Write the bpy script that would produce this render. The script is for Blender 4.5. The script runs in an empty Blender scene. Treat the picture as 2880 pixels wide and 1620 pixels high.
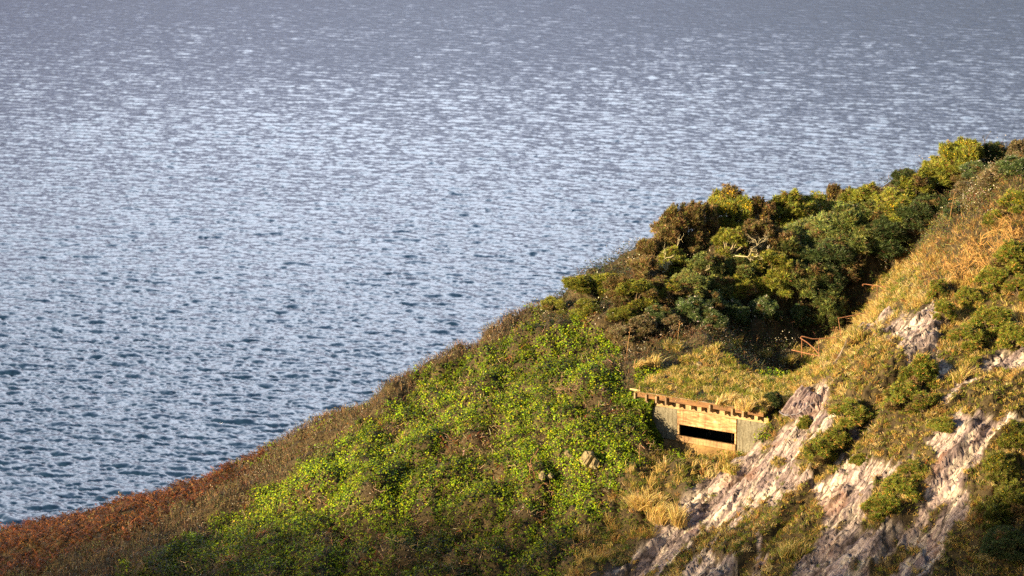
import bpy, math, random
import numpy as np
from mathutils import Vector, Matrix
rng = np.random.default_rng(7)
random.seed(7)
SC = bpy.context.scene
COL = SC.collection

# ------------------------------------------------------------------ camera
CAM = np.array([0.0, 0.0, 80.0])
PITCH = math.radians(10.0)
HF = math.radians(20.0)
FPX = 1440 / math.tan(HF / 2)
cp, sp = math.cos(PITCH), math.sin(PITCH)

def P(u, v, Y):
    """Photo pixel (2880 x 1620) and distance along Y -> world point."""
    cx, cy = (u - 1440) / FPX, (810 - v) / FPX
    t = Y / (cp + cy * sp)
    return np.array([CAM[0] + t * cx, t * (cp + cy * sp), CAM[2] + t * (-sp + cy * cp)])

def proj(p):
    d = p - CAM
    f = d[:, 1] * cp - d[:, 2] * sp
    up = d[:, 1] * sp + d[:, 2] * cp
    return 1440 + FPX * d[:, 0] / f, 810 - FPX * up / f

cam_d = bpy.data.cameras.new("camera")
cam_o = bpy.data.objects.new("camera", cam_d)
COL.objects.link(cam_o)
cam_o.location = CAM
cam_o.rotation_euler = (math.pi / 2 - PITCH, 0, 0)
cam_d.sensor_width = 36
cam_d.lens = 18 / math.tan(HF / 2)
cam_d.clip_start = 1
cam_d.clip_end = 60000
cam_d.dof.use_dof = True
cam_d.dof.focus_distance = 122
cam_d.dof.aperture_fstop = 1.4
SC.camera = cam_o

# ------------------------------------------------------------------ noise
def _h(ix, iy, iz, seed):
    n = (ix.astype(np.uint32) * np.uint32(374761393) + iy.astype(np.uint32) * np.uint32(668265263)
         + iz.astype(np.uint32) * np.uint32(2147483647 - 58) + np.uint32((seed * 974711 + 12345) & 0xffffffff))
    n = (n ^ (n >> np.uint32(13))) * np.uint32(1274126177)
    n = n ^ (n >> np.uint32(16))
    n = n * np.uint32(2246822519)
    n = n ^ (n >> np.uint32(15))
    return n.astype(np.float64) / 4294967295.0

def vnoise(x, y, z=None, seed=0):
    """smooth noise in -1..1"""
    x = np.asarray(x, float); y = np.asarray(y, float)
    if z is None:
        z = np.zeros_like(x)
    ix, iy, iz = np.floor(x).astype(np.int64), np.floor(y).astype(np.int64), np.floor(z).astype(np.int64)
    fx, fy, fz = x - ix, y - iy, z - iz
    sx, sy, sz = [f * f * f * (f * (f * 6 - 15) + 10) for f in (fx, fy, fz)]
    def g(a, b, c):
        h = _h(ix + a, iy + b, iz + c, seed)
        th = h * 6.2831853 * 7.0
        ph = ((h * 977.0) % 1.0) * 2 - 1
        r = np.sqrt(1 - ph * ph)
        return r * np.cos(th) * (fx - a) + r * np.sin(th) * (fy - b) + ph * (fz - c)
    def L(a, b, t): return a + (b - a) * t
    z0 = L(L(g(0, 0, 0), g(1, 0, 0), sx), L(g(0, 1, 0), g(1, 1, 0), sx), sy)
    if np.any(fz != 0):
        z1 = L(L(g(0, 0, 1), g(1, 0, 1), sx), L(g(0, 1, 1), g(1, 1, 1), sx), sy)
        z0 = L(z0, z1, sz)
    return z0 * 1.6

def fbm(x, y, z=None, oct=4, seed=0, gain=0.5, ridged=False):
    x = np.asarray(x, float); y = np.asarray(y, float)
    z = None if z is None else np.asarray(z, float)
    s, a = 0.0, 1.0
    for i in range(oct):
        n = vnoise(x, y, z, seed + i * 17)
        if ridged: n = 1 - 2 * np.abs(n)
        s = s + a * n
        x, y = x * 2.03 + 3.1, y * 2.03 + 7.7
        if z is not None: z = z * 2.03 + 1.3
        a *= gain
    return s

def smooth(a, b, x):
    t = np.clip((x - a) / (b - a), 0, 1)
    return t * t * (3 - 2 * t)

# ------------------------------------------------------------------ meshes
def mesh_np(name, verts, faces, mat=None, cols=None, smooth_sh=False, n=None, extra=None):
    """verts (N,3); faces (M,k) all with k corners, or a list of such arrays."""
    me = bpy.data.meshes.new(name)
    verts = np.ascontiguousarray(verts, np.float32)
    fl = faces if isinstance(faces, list) else [faces]
    fl = [np.asarray(f, np.int32) for f in fl if len(f)]
    loops = np.concatenate([f.ravel() for f in fl])
    tot = np.concatenate([np.full(len(f), f.shape[1], np.int32) for f in fl])
    start = np.concatenate([[0], np.cumsum(tot)[:-1]]).astype(np.int32)
    me.vertices.add(len(verts)); me.vertices.foreach_set("co", verts.ravel())
    me.loops.add(len(loops)); me.loops.foreach_set("vertex_index", loops)
    me.polygons.add(len(tot)); me.polygons.foreach_set("loop_start", start)
    me.polygons.foreach_set("loop_total", tot)
    me.polygons.foreach_set("use_smooth", np.full(len(tot), smooth_sh, bool))
    if cols is not None:
        at = me.attributes.new("tint", 'FLOAT_COLOR', 'POINT')
        c = np.ones((len(verts), 4), np.float32); c[:, :3] = cols
        at.data.foreach_set("color", c.ravel())
    for k, a in (extra or {}).items():
        at = me.attributes.new(k, 'FLOAT', 'POINT')
        at.data.foreach_set("value", np.ascontiguousarray(a, np.float32))
    me.update(calc_edges=True)
    if mat: me.materials.append(mat)
    return me

def link(name, me, parent=None, kind=None, label=None, cat=None, group=None, mat=None):
    o = bpy.data.objects.new(name, me)
    COL.objects.link(o)
    if parent: o.parent = parent
    if mat: me.materials.append(mat)
    tag(o, kind, label, cat, group)
    return o

def tag(o, kind=None, label=None, cat=None, group=None):
    if kind: o["kind"] = kind
    if label: o["label"] = label
    if cat: o["category"] = cat
    if group: o["group"] = group
    return o

def empty(name, loc, label, cat, group=None, rz=0.0):
    o = bpy.data.objects.new(name, None)
    o.empty_display_size = 0.2
    COL.objects.link(o)
    o.location = loc
    o.rotation_euler = (0, 0, rz)
    return tag(o, None, label, cat, group)

def grid_faces(nr, nc, off=0):
    i = np.arange(nr - 1)[:, None] * nc + np.arange(nc - 1)[None, :]
    i = i.ravel() + off
    return np.stack([i, i + 1, i + nc + 1, i + nc], 1)

def box(lo, hi):
    (a, b, c), (d, e, f) = lo, hi
    v = np.array([(a, b, c), (d, b, c), (d, e, c), (a, e, c), (a, b, f), (d, b, f), (d, e, f), (a, e, f)], float)
    q = np.array([(0, 3, 2, 1), (4, 5, 6, 7), (0, 1, 5, 4), (1, 2, 6, 5), (2, 3, 7, 6), (3, 0, 4, 7)])
    return v, q

class MB:
    """collects geometry for ONE mesh"""
    def __init__(s): s.v, s.f, s.c, s.n = [], {}, [], 0
    def add(s, v, f, col=None):
        v = np.asarray(v, float); f = np.asarray(f)
        s.f.setdefault(f.shape[1], []).append(f + s.n)
        s.v.append(v); s.n += len(v)
        s.c.append(np.broadcast_to(np.asarray(col if col is not None else (1, 1, 1), float), (len(v), 3)))
    def tube(s, pts, rad, sides=6, col=None, cap=True):
        pts = np.asarray(pts, float); n = len(pts)
        rad = np.broadcast_to(np.asarray(rad, float), (n,))
        t = np.gradient(pts, axis=0); t /= np.linalg.norm(t, axis=1)[:, None] + 1e-9
        ref = np.array([0.13, 0.21, 0.97]) if abs(t[0, 2]) < .9 else np.array([1.0, 0.1, 0])
        a = np.cross(t, ref); a /= np.linalg.norm(a, axis=1)[:, None] + 1e-9
        b = np.cross(t, a)
        th = np.arange(sides) / sides * 2 * math.pi
        ring = pts[:, None, :] + rad[:, None, None] * (np.cos(th)[None, :, None] * a[:, None, :] + np.sin(th)[None, :, None] * b[:, None, :])
        v = ring.reshape(-1, 3)
        i = np.arange(n - 1)[:, None] * sides; j = np.arange(sides)[None, :]; k = (j + 1) % sides
        f = np.stack([(i + j), (i + k), (i + sides + k), (i + sides + j)], -1).reshape(-1, 4)
        s.add(v, f, col)
        if cap:
            for base, flip in ((0, True), ((n - 1) * sides, False)):
                c = s.n
                rv = v[base:base + sides]
                s.add(np.vstack([rv, rv.mean(0)]), [((q + 1) % sides, q, sides) if flip else (q, (q + 1) % sides, sides) for q in range(sides)], col)
    def mesh(s, name, mat=None, smooth_sh=False):
        return mesh_np(name, np.vstack(s.v), [np.vstack(f) for f in s.f.values()], mat, np.vstack(s.c), smooth_sh)

# ------------------------------------------------------------------ materials
def new_mat(name):
    m = bpy.data.materials.new(name); m.use_nodes = True
    nt = m.node_tree; nt.nodes.clear()
    out = nt.nodes.new("ShaderNodeOutputMaterial")
    return m, nt, out

def N(nt, typ, **kw):
    n = nt.nodes.new(typ)
    for k, v in kw.items():
        if k.startswith("i_"):
            key = k[2:].replace("_", " ")
            n.inputs[int(key) if key.isdigit() else key].default_value = v
        else: setattr(n, k, v)
    return n

def ramp(nt, src, stops, interp='LINEAR'):
    r = nt.nodes.new("ShaderNodeValToRGB"); r.color_ramp.interpolation = interp
    e = r.color_ramp.elements
    while len(e) < len(stops): e.new(0.5)
    for i, (p, c) in enumerate(stops):
        e[i].position = p; e[i].color = (*c, 1) if len(c) == 3 else c
    nt.links.new(src, r.inputs[0]); return r.outputs[0]

def mixc(nt, fac, a, b, mode='MIX'):
    m = nt.nodes.new("ShaderNodeMix"); m.data_type = 'RGBA'; m.blend_type = mode
    for s, val in ((0, fac), (6, a), (7, b)):
        if hasattr(val, "is_linked") or hasattr(val, "links"): nt.links.new(val, m.inputs[s])
        elif s == 0: m.inputs[0].default_value = val
        else: m.inputs[s].default_value = (*val, 1)
    return m.outputs[2]

def leaf_mat(name, rough=0.55, trans=0.3, spec=0.35):
    """foliage: the tint attribute is the leaf's own colour"""
    m, nt, out = new_mat(name)
    at = N(nt, "ShaderNodeAttribute", attribute_name="tint")
    p = N(nt, "ShaderNodeBsdfPrincipled", i_Roughness=rough)
    p.inputs["Specular IOR Level"].default_value = spec
    nt.links.new(at.outputs[0], p.inputs["Base Color"])
    if trans > 0:
        t = N(nt, "ShaderNodeBsdfTranslucent")
        nt.links.new(at.outputs[0], t.inputs[0])
        mx = N(nt, "ShaderNodeMixShader", i_0=trans)
        nt.links.new(p.outputs[0], mx.inputs[1]); nt.links.new(t.outputs[0], mx.inputs[2])
        nt.links.new(mx.outputs[0], out.inputs[0])
    else:
        nt.links.new(p.outputs[0], out.inputs[0])
    return m
# ------------------------------------------------------------------ light
SUN = np.array([-0.78, -0.51, 0.26]); SUN /= np.linalg.norm(SUN)
SUN_EL = math.asin(SUN[2]); SUN_AZ = math.atan2(SUN[0], SUN[1])     # from +Y towards +X
w = bpy.data.worlds.new("World"); SC.world = w; w.use_nodes = True
nt = w.node_tree; nt.nodes.clear()
wo = N(nt, "ShaderNodeOutputWorld"); bg = N(nt, "ShaderNodeBackground", i_Strength=0.046)
sk = N(nt, "ShaderNodeTexSky", sky_type='NISHITA')
sk.sun_disc = False; sk.sun_elevation = SUN_EL; sk.sun_rotation = SUN_AZ
sk.altitude = 80; sk.air_density = 1.0; sk.dust_density = 1.2; sk.ozone_density = 1.5
# broken cloud: dull violet haze low over the sea, a bright bank above it, deeper blue overhead
tc = N(nt, "ShaderNodeTexCoord")
mp = N(nt, "ShaderNodeMapping"); mp.inputs["Scale"].default_value = (1.0, 1.0, 2.6)
nt.links.new(tc.outputs["Generated"], mp.inputs[0])
nz = N(nt, "ShaderNodeTexNoise", i_Scale=2.4, i_Detail=6.0, i_Roughness=0.55)
nt.links.new(mp.outputs[0], nz.inputs["Vector"])
sx = N(nt, "ShaderNodeSeparateXYZ"); nt.links.new(tc.outputs["Generated"], sx.inputs[0])
bank = ramp(nt, sx.outputs[2], [(0.0, (1.5, 1.5, 2.1)), (0.15, (3.5, 3.6, 4.9)), (0.27, (12.5, 13.3, 15.8)), (0.36, (26, 28.5, 33)), (0.44, (34, 38, 44)), (0.51, (31, 35.5, 42.5)), (0.63, (16, 19.5, 25.5)), (0.80, (5.5, 8, 12.5)), (0.9, (1.8, 3.3, 6.2))])
ax = N(nt, "ShaderNodeMath", operation='ADD', i_1=0.06); nt.links.new(sx.outputs[0], ax.inputs[0])
ab = N(nt, "ShaderNodeMath", operation='ABSOLUTE'); nt.links.new(ax.outputs[0], ab.inputs[0])
side = ramp(nt, ab.outputs[0], [(0.04, (1, 1, 1)), (0.20, (0.7,) * 3), (0.45, (0.35,) * 3), (0.8, (0.16,) * 3)])
bank = mixc(nt, 1.0, bank, side, 'MULTIPLY')
cl = ramp(nt, nz.outputs[0], [(0.36, (0.72,) * 3), (0.56, (1.0,) * 3)])
front = ramp(nt, sx.outputs[1], [(0.05, (0.0,) * 3), (0.5, (1, 1, 1))])
cl = mixc(nt, 1.0, cl, front, 'MULTIPLY')
mixed = mixc(nt, cl, sk.outputs[0], bank)
nt.links.new(mixed, bg.inputs[0]); nt.links.new(bg.outputs[0], wo.inputs[0])
ld = bpy.data.lights.new("sun", 'SUN'); ld.energy = 5.0; ld.angle = math.radians(0.8); ld.color = (1.0, 0.75, 0.43)
lo = bpy.data.objects.new("sun", ld); COL.objects.link(lo)
lo.rotation_euler = Vector(-SUN).to_track_quat('-Z', 'Y').to_euler()
lo.location = (-60, -40, 160)
SC.view_settings.view_transform = 'Standard'; SC.view_settings.look = 'None'
SC.view_settings.exposure = 1.65; SC.view_settings.gamma = 1.0
SC.cycles.max_bounces = 6; SC.cycles.diffuse_bounces = 3; SC.cycles.glossy_bounces = 3
SC.cycles.transmission_bounces = 3; SC.cycles.use_denoising = False
# ------------------------------------------------------------------ sea: a wind sea from a wave spectrum
def ocean_tile(n, size, wind, wdir, seed, lo=0.0, hi=1e9, spread=2.0):
    r = np.random.default_rng(seed)
    k1 = np.fft.fftfreq(n, d=size / n) * 2 * math.pi
    kx, ky = np.meshgrid(k1, k1, indexing='xy')
    k = np.hypot(kx, ky); k[0, 0] = 1e-6
    L = wind * wind / 9.81
    c = (kx * wdir[0] + ky * wdir[1]) / k
    ph = np.exp(-1 / (k * L) ** 2) / k ** 4 * np.abs(c) ** spread
    ph[c < 0] *= 0.15
    ph *= np.exp(-(k * 0.05) ** 2)
    ph[(k < lo) | (k > hi)] = 0; ph[0, 0] = 0
    h = (r.normal(size=(n, n)) + 1j * r.normal(size=(n, n))) * np.sqrt(ph)
    H = np.real(np.fft.ifft2(h)); s = 1 / H.std()
    dx = np.real(np.fft.ifft2(-1j * kx / k * h)); dy = np.real(np.fft.ifft2(-1j * ky / k * h))
    return H * s, dx * s, dy * s

def samp(t, x, y, size, ang):
    n = t[0].shape[0]
    ca, sa = math.cos(ang), math.sin(ang)
    u = ((x * ca + y * sa) / size % 1.0) * n; v = ((-x * sa + y * ca) / size % 1.0) * n
    i, j = np.floor(u).astype(int) % n, np.floor(v).astype(int) % n
    fu, fv = u - np.floor(u), v - np.floor(v); i1, j1 = (i + 1) % n, (j + 1) % n
    o = []
    for a in t:
        o.append((a[j, i] * (1 - fu) + a[j, i1] * fu) * (1 - fv) + (a[j1, i] * (1 - fu) + a[j1, i1] * fu) * fv)
    return o[0], o[1] * ca - o[2] * sa, o[1] * sa + o[2] * ca

def build_sea():
    # rows at growing distances from the coast, spaced so near water is finest
    dep = np.radians(np.concatenate([np.linspace(24, 17.5, 60)[:-1], np.linspace(17.5, 3.9, 1350), np.linspace(3.8, 0.35, 60)]))
    d = CAM[2] / np.tan(dep)
    az = np.radians(np.concatenate([np.linspace(-40, -15.0, 120)[:-1], np.linspace(-15.0, 12.5, 1650), np.linspace(12.6, 40, 120)]))
    D, A = np.meshgrid(d, az, indexing='ij')
    x, y = D * np.sin(A), D * np.cos(A)
    wd = np.array([-0.30, -0.954])
    z = np.zeros_like(x); ox = np.zeros_like(x); oy = np.zeros_like(x)
    for (n, size, wind, amp, chop, seed, ang, fade) in (
            (1024, 120.0, 2.9, 0.082, 1.1, 3, 0.0, 900), (1024, 78.0, 2.2, 0.074, 1.15, 9, 0.35, 620), (512, 30.0, 1.45, 0.042, 1.05, 5, -0.3, 480)):
        dirr = (wd[0] * math.cos(ang) + wd[1] * math.sin(ang), -wd[0] * math.sin(ang) + wd[1] * math.cos(ang))
        t = ocean_tile(n, size, wind, dirr, seed, spread=(4.0 if size > 60 else 2.5))
        a, bx, by = samp(t, x, y, size, ang)
        # gusts: patches of livelier and calmer water
        g = 1 + 0.35 * fbm(x / 70, y / 150, oct=3, seed=seed + 2)
        g = g * (0.45 + 0.55 * smooth(2.0 * fade, 0.45 * fade, D)) * smooth(9000, 1500, D)
        z += amp * a * g; ox += amp * chop * bx * g; oy += amp * chop * by * g
    v = np.stack([x + ox, y + oy, z], -1).reshape(-1, 3)
    m, nt, out = new_mat("sea_water")
    p = N(nt, "ShaderNodeBsdfPrincipled", i_Roughness=0.10, i_IOR=1.34)
    p.inputs["Base Color"].default_value = (0.008, 0.023, 0.055, 1)
    geo = N(nt, "ShaderNodeNewGeometry")
    mp = N(nt, "ShaderNodeMapping"); mp.inputs["Scale"].default_value = (1.0, 1.5, 1.0); mp.inputs["Rotation"].default_value = (0, 0, -0.3)
    nt.links.new(geo.outputs["Position"], mp.inputs[0])
    n1 = N(nt, "ShaderNodeTexNoise", i_Scale=1.6, i_Detail=4.0, i_Roughness=0.6)
    nt.links.new(mp.outputs[0], n1.inputs["Vector"])
    bp = N(nt, "ShaderNodeBump", i_Strength=0.4, i_Distance=0.08)
    nt.links.new(n1.outputs[0], bp.inputs["Height"]); nt.links.new(bp.outputs[0], p.inputs["Normal"])
    nt.links.new(p.outputs[0], out.inputs[0])
    me = mesh_np("sea", v, grid_faces(len(d), len(az))[:, ::-1], m, smooth_sh=True)
    link("sea", me, kind="structure")
build_sea()
# ------------------------------------------------------------------ hillside
HUT_L = P(1800, 1100, 120.5); HUT_R = P(2162, 1156, 116.5)
HUT_L[2] += 0.05; HUT_R[2] = HUT_L[2]
hx = (HUT_R - HUT_L); HUT_LEN = float(np.linalg.norm(hx)); hx /= HUT_LEN
hy = np.array([-hx[1], hx[0], 0.0])            # into the hill
def hut_local(p):
    d = p - HUT_L
    return d @ hx, d @ hy, d[:, 2]
def hut_world(x, y, z):
    return HUT_L + np.asarray(x)[..., None] * hx + np.asarray(y)[..., None] * hy + np.asarray(z)[..., None] * np.array([0, 0, 1.0])

CP = []
def cpt(u, v, Y, dz=0.0):
    p = P(u, v, Y); p[2] += dz; CP.append(p); return p
sky_edge = [(-700, 1700, 128), (-300, 1600, 128), (0, 1512, 128.5), (300, 1430, 129), (640, 1325, 129.5), (860, 1215, 130), (1000, 1150, 130.5),
            (1230, 1050, 131), (1500, 885, 132), (1710, 760, 133), (1850, 700, 134.5), (2050, 640, 138), (2250, 625, 141),
            (2400, 595, 142), (2550, 550, 142), (2690, 480, 141), (2880, 405, 139), (3200, 270, 138)]
for u, v, Y in sky_edge:
    p = cpt(u, v, Y)
    for d in ((-1, 4, -3.0), (-3, 12, -14), (-6, 26, -36), (-8, 45, -64), (-8, 62, -90)):
        CP.append(p + np.array(d))
for a in [(-300, 1750, 122), (0, 1640, 121), (0, 1800, 116), (400, 1620, 117), (400, 1500, 122), (900, 1640, 114), (1400, 1640, 112), (1700, 1630, 110.5),
          (640, 1480, 122), (900, 1400, 121), (1200, 1400, 118), (1500, 1400, 116.5), (1700, 1380, 115.8), (1200, 1200, 123.5), (900, 1270, 126),
          (1500, 1200, 120.5), (1740, 1200, 118.4), (1790, 1290, 116.8), (1500, 1050, 125), (1700, 1060, 122.6), (1300, 1080, 127.5), (1700, 900, 127.5), (1560, 930, 128.5),
          (1800, 830, 130.5), (1780, 960, 126.5), (1640, 820, 131.2),
          # hollow below the lookout
          (1880, 1320, 117.0), (2000, 1330, 115.6), (2080, 1330, 114.6), (1900, 1420, 114.3), (1820, 1540, 111.8), (1960, 1440, 114.0),
          # roof plateau and its back
          (1850, 1000, 124.6), (1950, 985, 124.6), (2080, 985, 123.8), (2180, 990, 122.4), (2230, 1030, 121), (2200, 1100, 118.2), (2215, 1150, 116.4), (2185, 1215, 115.3), (1790, 1130, 120.6), (1770, 1230, 118.2),
          # far wall of the gully, steep and turned away from the sun, and the ground under the thicket behind it
          (2000, 945, 127.5), (2100, 955, 129), (2200, 955, 130.3), (2300, 935, 131.5), (2400, 850, 132.5), (2500, 750, 133.5), (2600, 668, 134),
          (1980, 850, 129.5), (2080, 830, 131), (2180, 800, 132.3), (2290, 770, 133.4), (2400, 700, 134.5), (2500, 630, 135.5), (2600, 590, 136),
          (2100, 740, 134), (2250, 720, 135.5), (2400, 650, 138), (2150, 680, 137), (2300, 640, 140), (2450, 590, 140.5), (2600, 535, 140), (1950, 760, 133.5), (1900, 850, 129.5),
          # rock slope
          (2150, 1260, 115.2), (2050, 1340, 114.3), (1950, 1440, 113.2), (1850, 1540, 112.0), (1770, 1640, 110.8), (2300, 1070, 116.6), (2300, 1400, 108.8), (2100, 1600, 107.0), (2500, 1200, 110.0),
          (2500, 1000, 113.6), (2880, 1000, 112.0), (2700, 1300, 106.6), (2880, 1300, 105.4), (2500, 1620, 103.6), (2880, 1640, 101.5), (2700, 800, 117.8), (2880, 700, 118.4),
          (3100, 1200, 106), (3100, 1700, 99), (3100, 800, 115),
          (2270, 1045, 119.3), (2350, 990, 120.2), (2440, 905, 121.2), (2500, 825, 122.4), (2560, 750, 123.4), (2615, 690, 124.3), (2660, 630, 125.2), (2720, 550, 127), (2880, 470, 127.5), (3200, 300, 126)]:
    cpt(*a)
for u, v, Y in [(2260, 1050, 119.6), (2350, 990, 120.2), (2440, 905, 121.2), (2500, 825, 122.4), (2560, 750, 123.4), (2615, 690, 124.3)]:
    p = P(u, v, Y); CP.append(p + np.array((-1.0, 1.9, -2.0))); CP.append(p + np.array((-0.9, 4.2, -2.4)))
CP = np.array(CP)
# off-frame anchors (X, Y, Z): slope goes on down to the cliff below the frame and up to the right
CP = np.vstack([CP, [(-45, 120, 30), (-45, 105, 14), (-25, 100, 32), (-8, 95, 38), (0, 92, 40), (8, 90, 42.5), (18, 86, 48), (30, 86, 56), (45, 100, 70), (45, 125, 75), (45, 150, 62),
                     (-25, 82, 18), (0, 78, 28), (20, 76, 42), (45, 80, 60), (-45, 80, -6), (-45, 140, 18), (-45, 165, -12), (45, 175, 20), (45, 200, -10)]])

def tps_fit(xy, z, lam=0.02):
    n = len(xy)
    r2 = ((xy[:, None] - xy[None]) ** 2).sum(-1)
    K = 0.5 * r2 * np.log(r2 + 1e-9) + lam * np.eye(n)
    Pm = np.hstack([np.ones((n, 1)), xy])
    A = np.block([[K, Pm], [Pm.T, np.zeros((3, 3))]])
    return np.linalg.solve(A, np.concatenate([z, np.zeros(3)]))
_xy = CP[:, :2] / 10; _w = tps_fit(_xy, CP[:, 2])
def base_z(x, y):
    x = np.asarray(x, float); y = np.asarray(y, float); sh = x.shape
    q = np.stack([x.ravel(), y.ravel()], 1) / 10
    o = np.empty(len(q))
    for s in range(0, len(q), 20000):
        b = q[s:s + 20000]
        r2 = ((b[:, None] - _xy[None]) ** 2).sum(-1)
        o[s:s + 20000] = (0.5 * r2 * np.log(r2 + 1e-9)) @ _w[:-3] + _w[-3] + b @ _w[-2:]
    return o.reshape(sh)

# --- zones, drawn over the photograph once and carried to the ground by their rays
def inpoly(u, v, poly):
    c = np.zeros(u.shape, bool); n = len(poly)
    for i in range(n):
        (x1, y1), (x2, y2) = poly[i], poly[(i + 1) % n]
        if y1 == y2: continue
        c ^= ((y1 > v) != (y2 > v)) & (u < (x2 - x1) * (v - y1) / (y2 - y1) + x1)
    return c
ROCK = [(2150, 1245), (2215, 1170), (2290, 1075), (2330, 1060), (2400, 930), (2620, 860), (2700, 860), (2620, 1000), (2700, 1050), (2900, 950), (3400, 700), (3400, 2200), (1500, 2200), (1690, 1650), (1860, 1480), (2030, 1330)]
ROCK_VEG = [[(2330, 1060), (2400, 960), (2480, 920), (2520, 1000), (2560, 1080), (2700, 1060), (2640, 1180), (2500, 1290), (2400, 1260), (2420, 1170), (2340, 1160)],
    [(2270, 1250), (2370, 1160), (2400, 1250), (2330, 1330), (2240, 1350)], [(2190, 1420), (2280, 1360), (2330, 1400), (2300, 1500), (2220, 1660), (2130, 1660)],
    [(2440, 1400), (2600, 1250), (2630, 1300), (2600, 1400), (2520, 1490), (2420, 1510)], [(2690, 1140), (2760, 1050), (2900, 1060), (2900, 1150), (2780, 1190)],
    [(2700, 1320), (2800, 1220), (2880, 1160), (3300, 1100), (3300, 2000), (2600, 1900), (2640, 1580), (2740, 1450)], [(2460, 1580), (2580, 1520), (2540, 1570), (2440, 1650)],
    [(1960, 1490), (2120, 1420), (2060, 1490), (1900, 1640), (1850, 1640)], [(2640, 980), (2700, 900), (2950, 740), (2950, 940), (2800, 1000), (2720, 1060)],
    [(2540, 1230), (2700, 1120), (2690, 1170), (2560, 1300)], [(2000, 1560), (2200, 1440), (2180, 1500), (2060, 1640)]]
def zone_uv(x, y, z, wob=18.0):
    p = np.stack([x.ravel(), y.ravel(), z.ravel()], 1)
    u, v = proj(p)
    u = u + wob * 2.0 * fbm(x.ravel() / 1.3, y.ravel() / 1.3, oct=3, seed=51)
    v = v + wob * 2.0 * fbm(x.ravel() / 1.3, y.ravel() / 1.3, oct=3, seed=77)
    return u.reshape(x.shape), v.reshape(x.shape)

def lines(segs):
    o = []
    for a, b, s in segs: o.append(np.arange(a, b, s))
    return np.concatenate(o)
GX = lines([(-48, -26, 0.6), (-26, 1, 0.16), (1, 24, 0.058), (24, 48, 0.5)])
GY = lines([(76, 94, 0.6), (94, 100, 0.2), (100, 124, 0.062), (124, 146, 0.16), (146, 205, 0.7)])
TX, TY = np.meshgrid(GX, GY)
TZ0 = base_z(TX, TY)
gy_, gx_ = np.gradient(TZ0, GY, GX)
U0, V0 = zone_uv(TX, TY, TZ0)
rk = inpoly(U0, V0, ROCK) & (TX > 2) & (TY < 124)
def blur(a, n):
    for _ in range(n):
        a = (a + np.roll(a, 1, 0) + np.roll(a, -1, 0) + np.roll(a, 1, 1) + np.roll(a, -1, 1)) / 5
    return a
RKB = blur(rk.astype(float), 6)
vg = np.zeros_like(rk)
for pl in ROCK_VEG: vg |= inpoly(U0, V0, pl)
# vegetation swells: pillowy mounds with creases between them
m1 = np.abs(vnoise(TX / 2.3, TY / 2.3, TZ0 / 2.3, seed=4)); m2 = np.abs(vnoise(TX / 0.95, TY / 0.95, TZ0 / 0.95, seed=8))
mound = 1.40 * np.minimum(m1, .55) + 0.70 * np.minimum(m2, .5) + 0.7 * fbm(TX / 4.5, TY / 4.5, TZ0 / 4.5, oct=2, seed=12)
LX = (TX - HUT_L[0]) * hx[0] + (TY - HUT_L[1]) * hx[1]; LY = (TX - HUT_L[0]) * hy[0] + (TY - HUT_L[1]) * hy[1]
nearhut = smooth(2.2, 0.3, np.maximum(np.maximum(-LX, LX - HUT_LEN), np.maximum(-LY - 0.5, LY - 3.6)))
# bedrock: beds running down the slope to the lower left, broken into slabs and ledges
SD = np.array([0.665, 0.463, 0.585]); SD /= np.linalg.norm(SD)       # up along the beds
TD = np.array([0.594, -0.803, -0.04]); TD /= np.linalg.norm(TD)       # across them, towards the camera
ca_ = TX * SD[0] + TY * SD[1] + TZ0 * SD[2]; cb_ = TX * TD[0] + TY * TD[1] + TZ0 * TD[2]
wb = cb_ + 0.34 * fbm(ca_ / 5.0, cb_ / 1.5, oct=3, seed=31) + 0.07 * fbm(ca_ / 0.8, cb_ / 0.3, oct=2, seed=32)
def terrace(t, w, sharp):
    q = t / w; i = np.floor(q); f = q - i
    zz = np.zeros_like(i, dtype=np.int64)
    hgt = _h(i.astype(np.int64) + 1000, zz, zz, int(w * 100))
    hg2 = _h(i.astype(np.int64) + 1001, zz, zz, int(w * 100))
    return hgt + (hg2 - hgt) * smooth(1 - sharp, 1, f)
strip = vnoise(ca_ / 2.8, wb / 0.50, seed=60) + .6 * vnoise(ca_ / 1.0, wb / .25, seed=62)
vg |= strip > 0.52
VEG = blur((vg & rk).astype(float), 1)
RK = RKB * (1 - VEG)
rock_d = 0.62 * (terrace(wb, 1.30, 0.10) - .5) + 0.30 * (terrace(wb + 0.22 * vnoise(ca_ / 1.4, cb_ / .6, seed=40), 0.43, 0.16) - .5) \
    + 0.13 * (terrace(wb + .1 * vnoise(ca_ / .7, cb_ / .3, seed=41), 0.15, 0.25) - .5)
# cross joints that break the beds into slabs
def slabs(a, b, seed):
    ia, ib = np.floor(a).astype(np.int64), np.floor(b).astype(np.int64)
    best = np.full(a.shape, 1e9); val = np.zeros(a.shape); z0 = np.zeros_like(ia)
    for da in (-1, 0, 1):
        for db in (-1, 0, 1):
            ja, jb = ia + da, ib + db
            pa, pb = ja + .15 + .7 * _h(ja, jb, z0, seed), jb + .15 + .7 * _h(ja, jb, z0 + 1, seed)
            d = (a - pa) ** 2 + (b - pb) ** 2
            # every slab has its own height and its own tilt
            hv = _h(ja, jb, z0 + 2, seed) - .5 + (a - pa) * (_h(ja, jb, z0 + 3, seed) - .5) * .8 + (b - pb) * (_h(ja, jb, z0 + 4, seed) - .5) * .8
            m = d < best; best = np.where(m, d, best); val = np.where(m, hv, val)
    return val
rock_d += 0.30 * slabs(ca_ / 1.7, wb / .55, 5) + 0.13 * slabs(ca_ / .62, wb / .22, 6)
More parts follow.
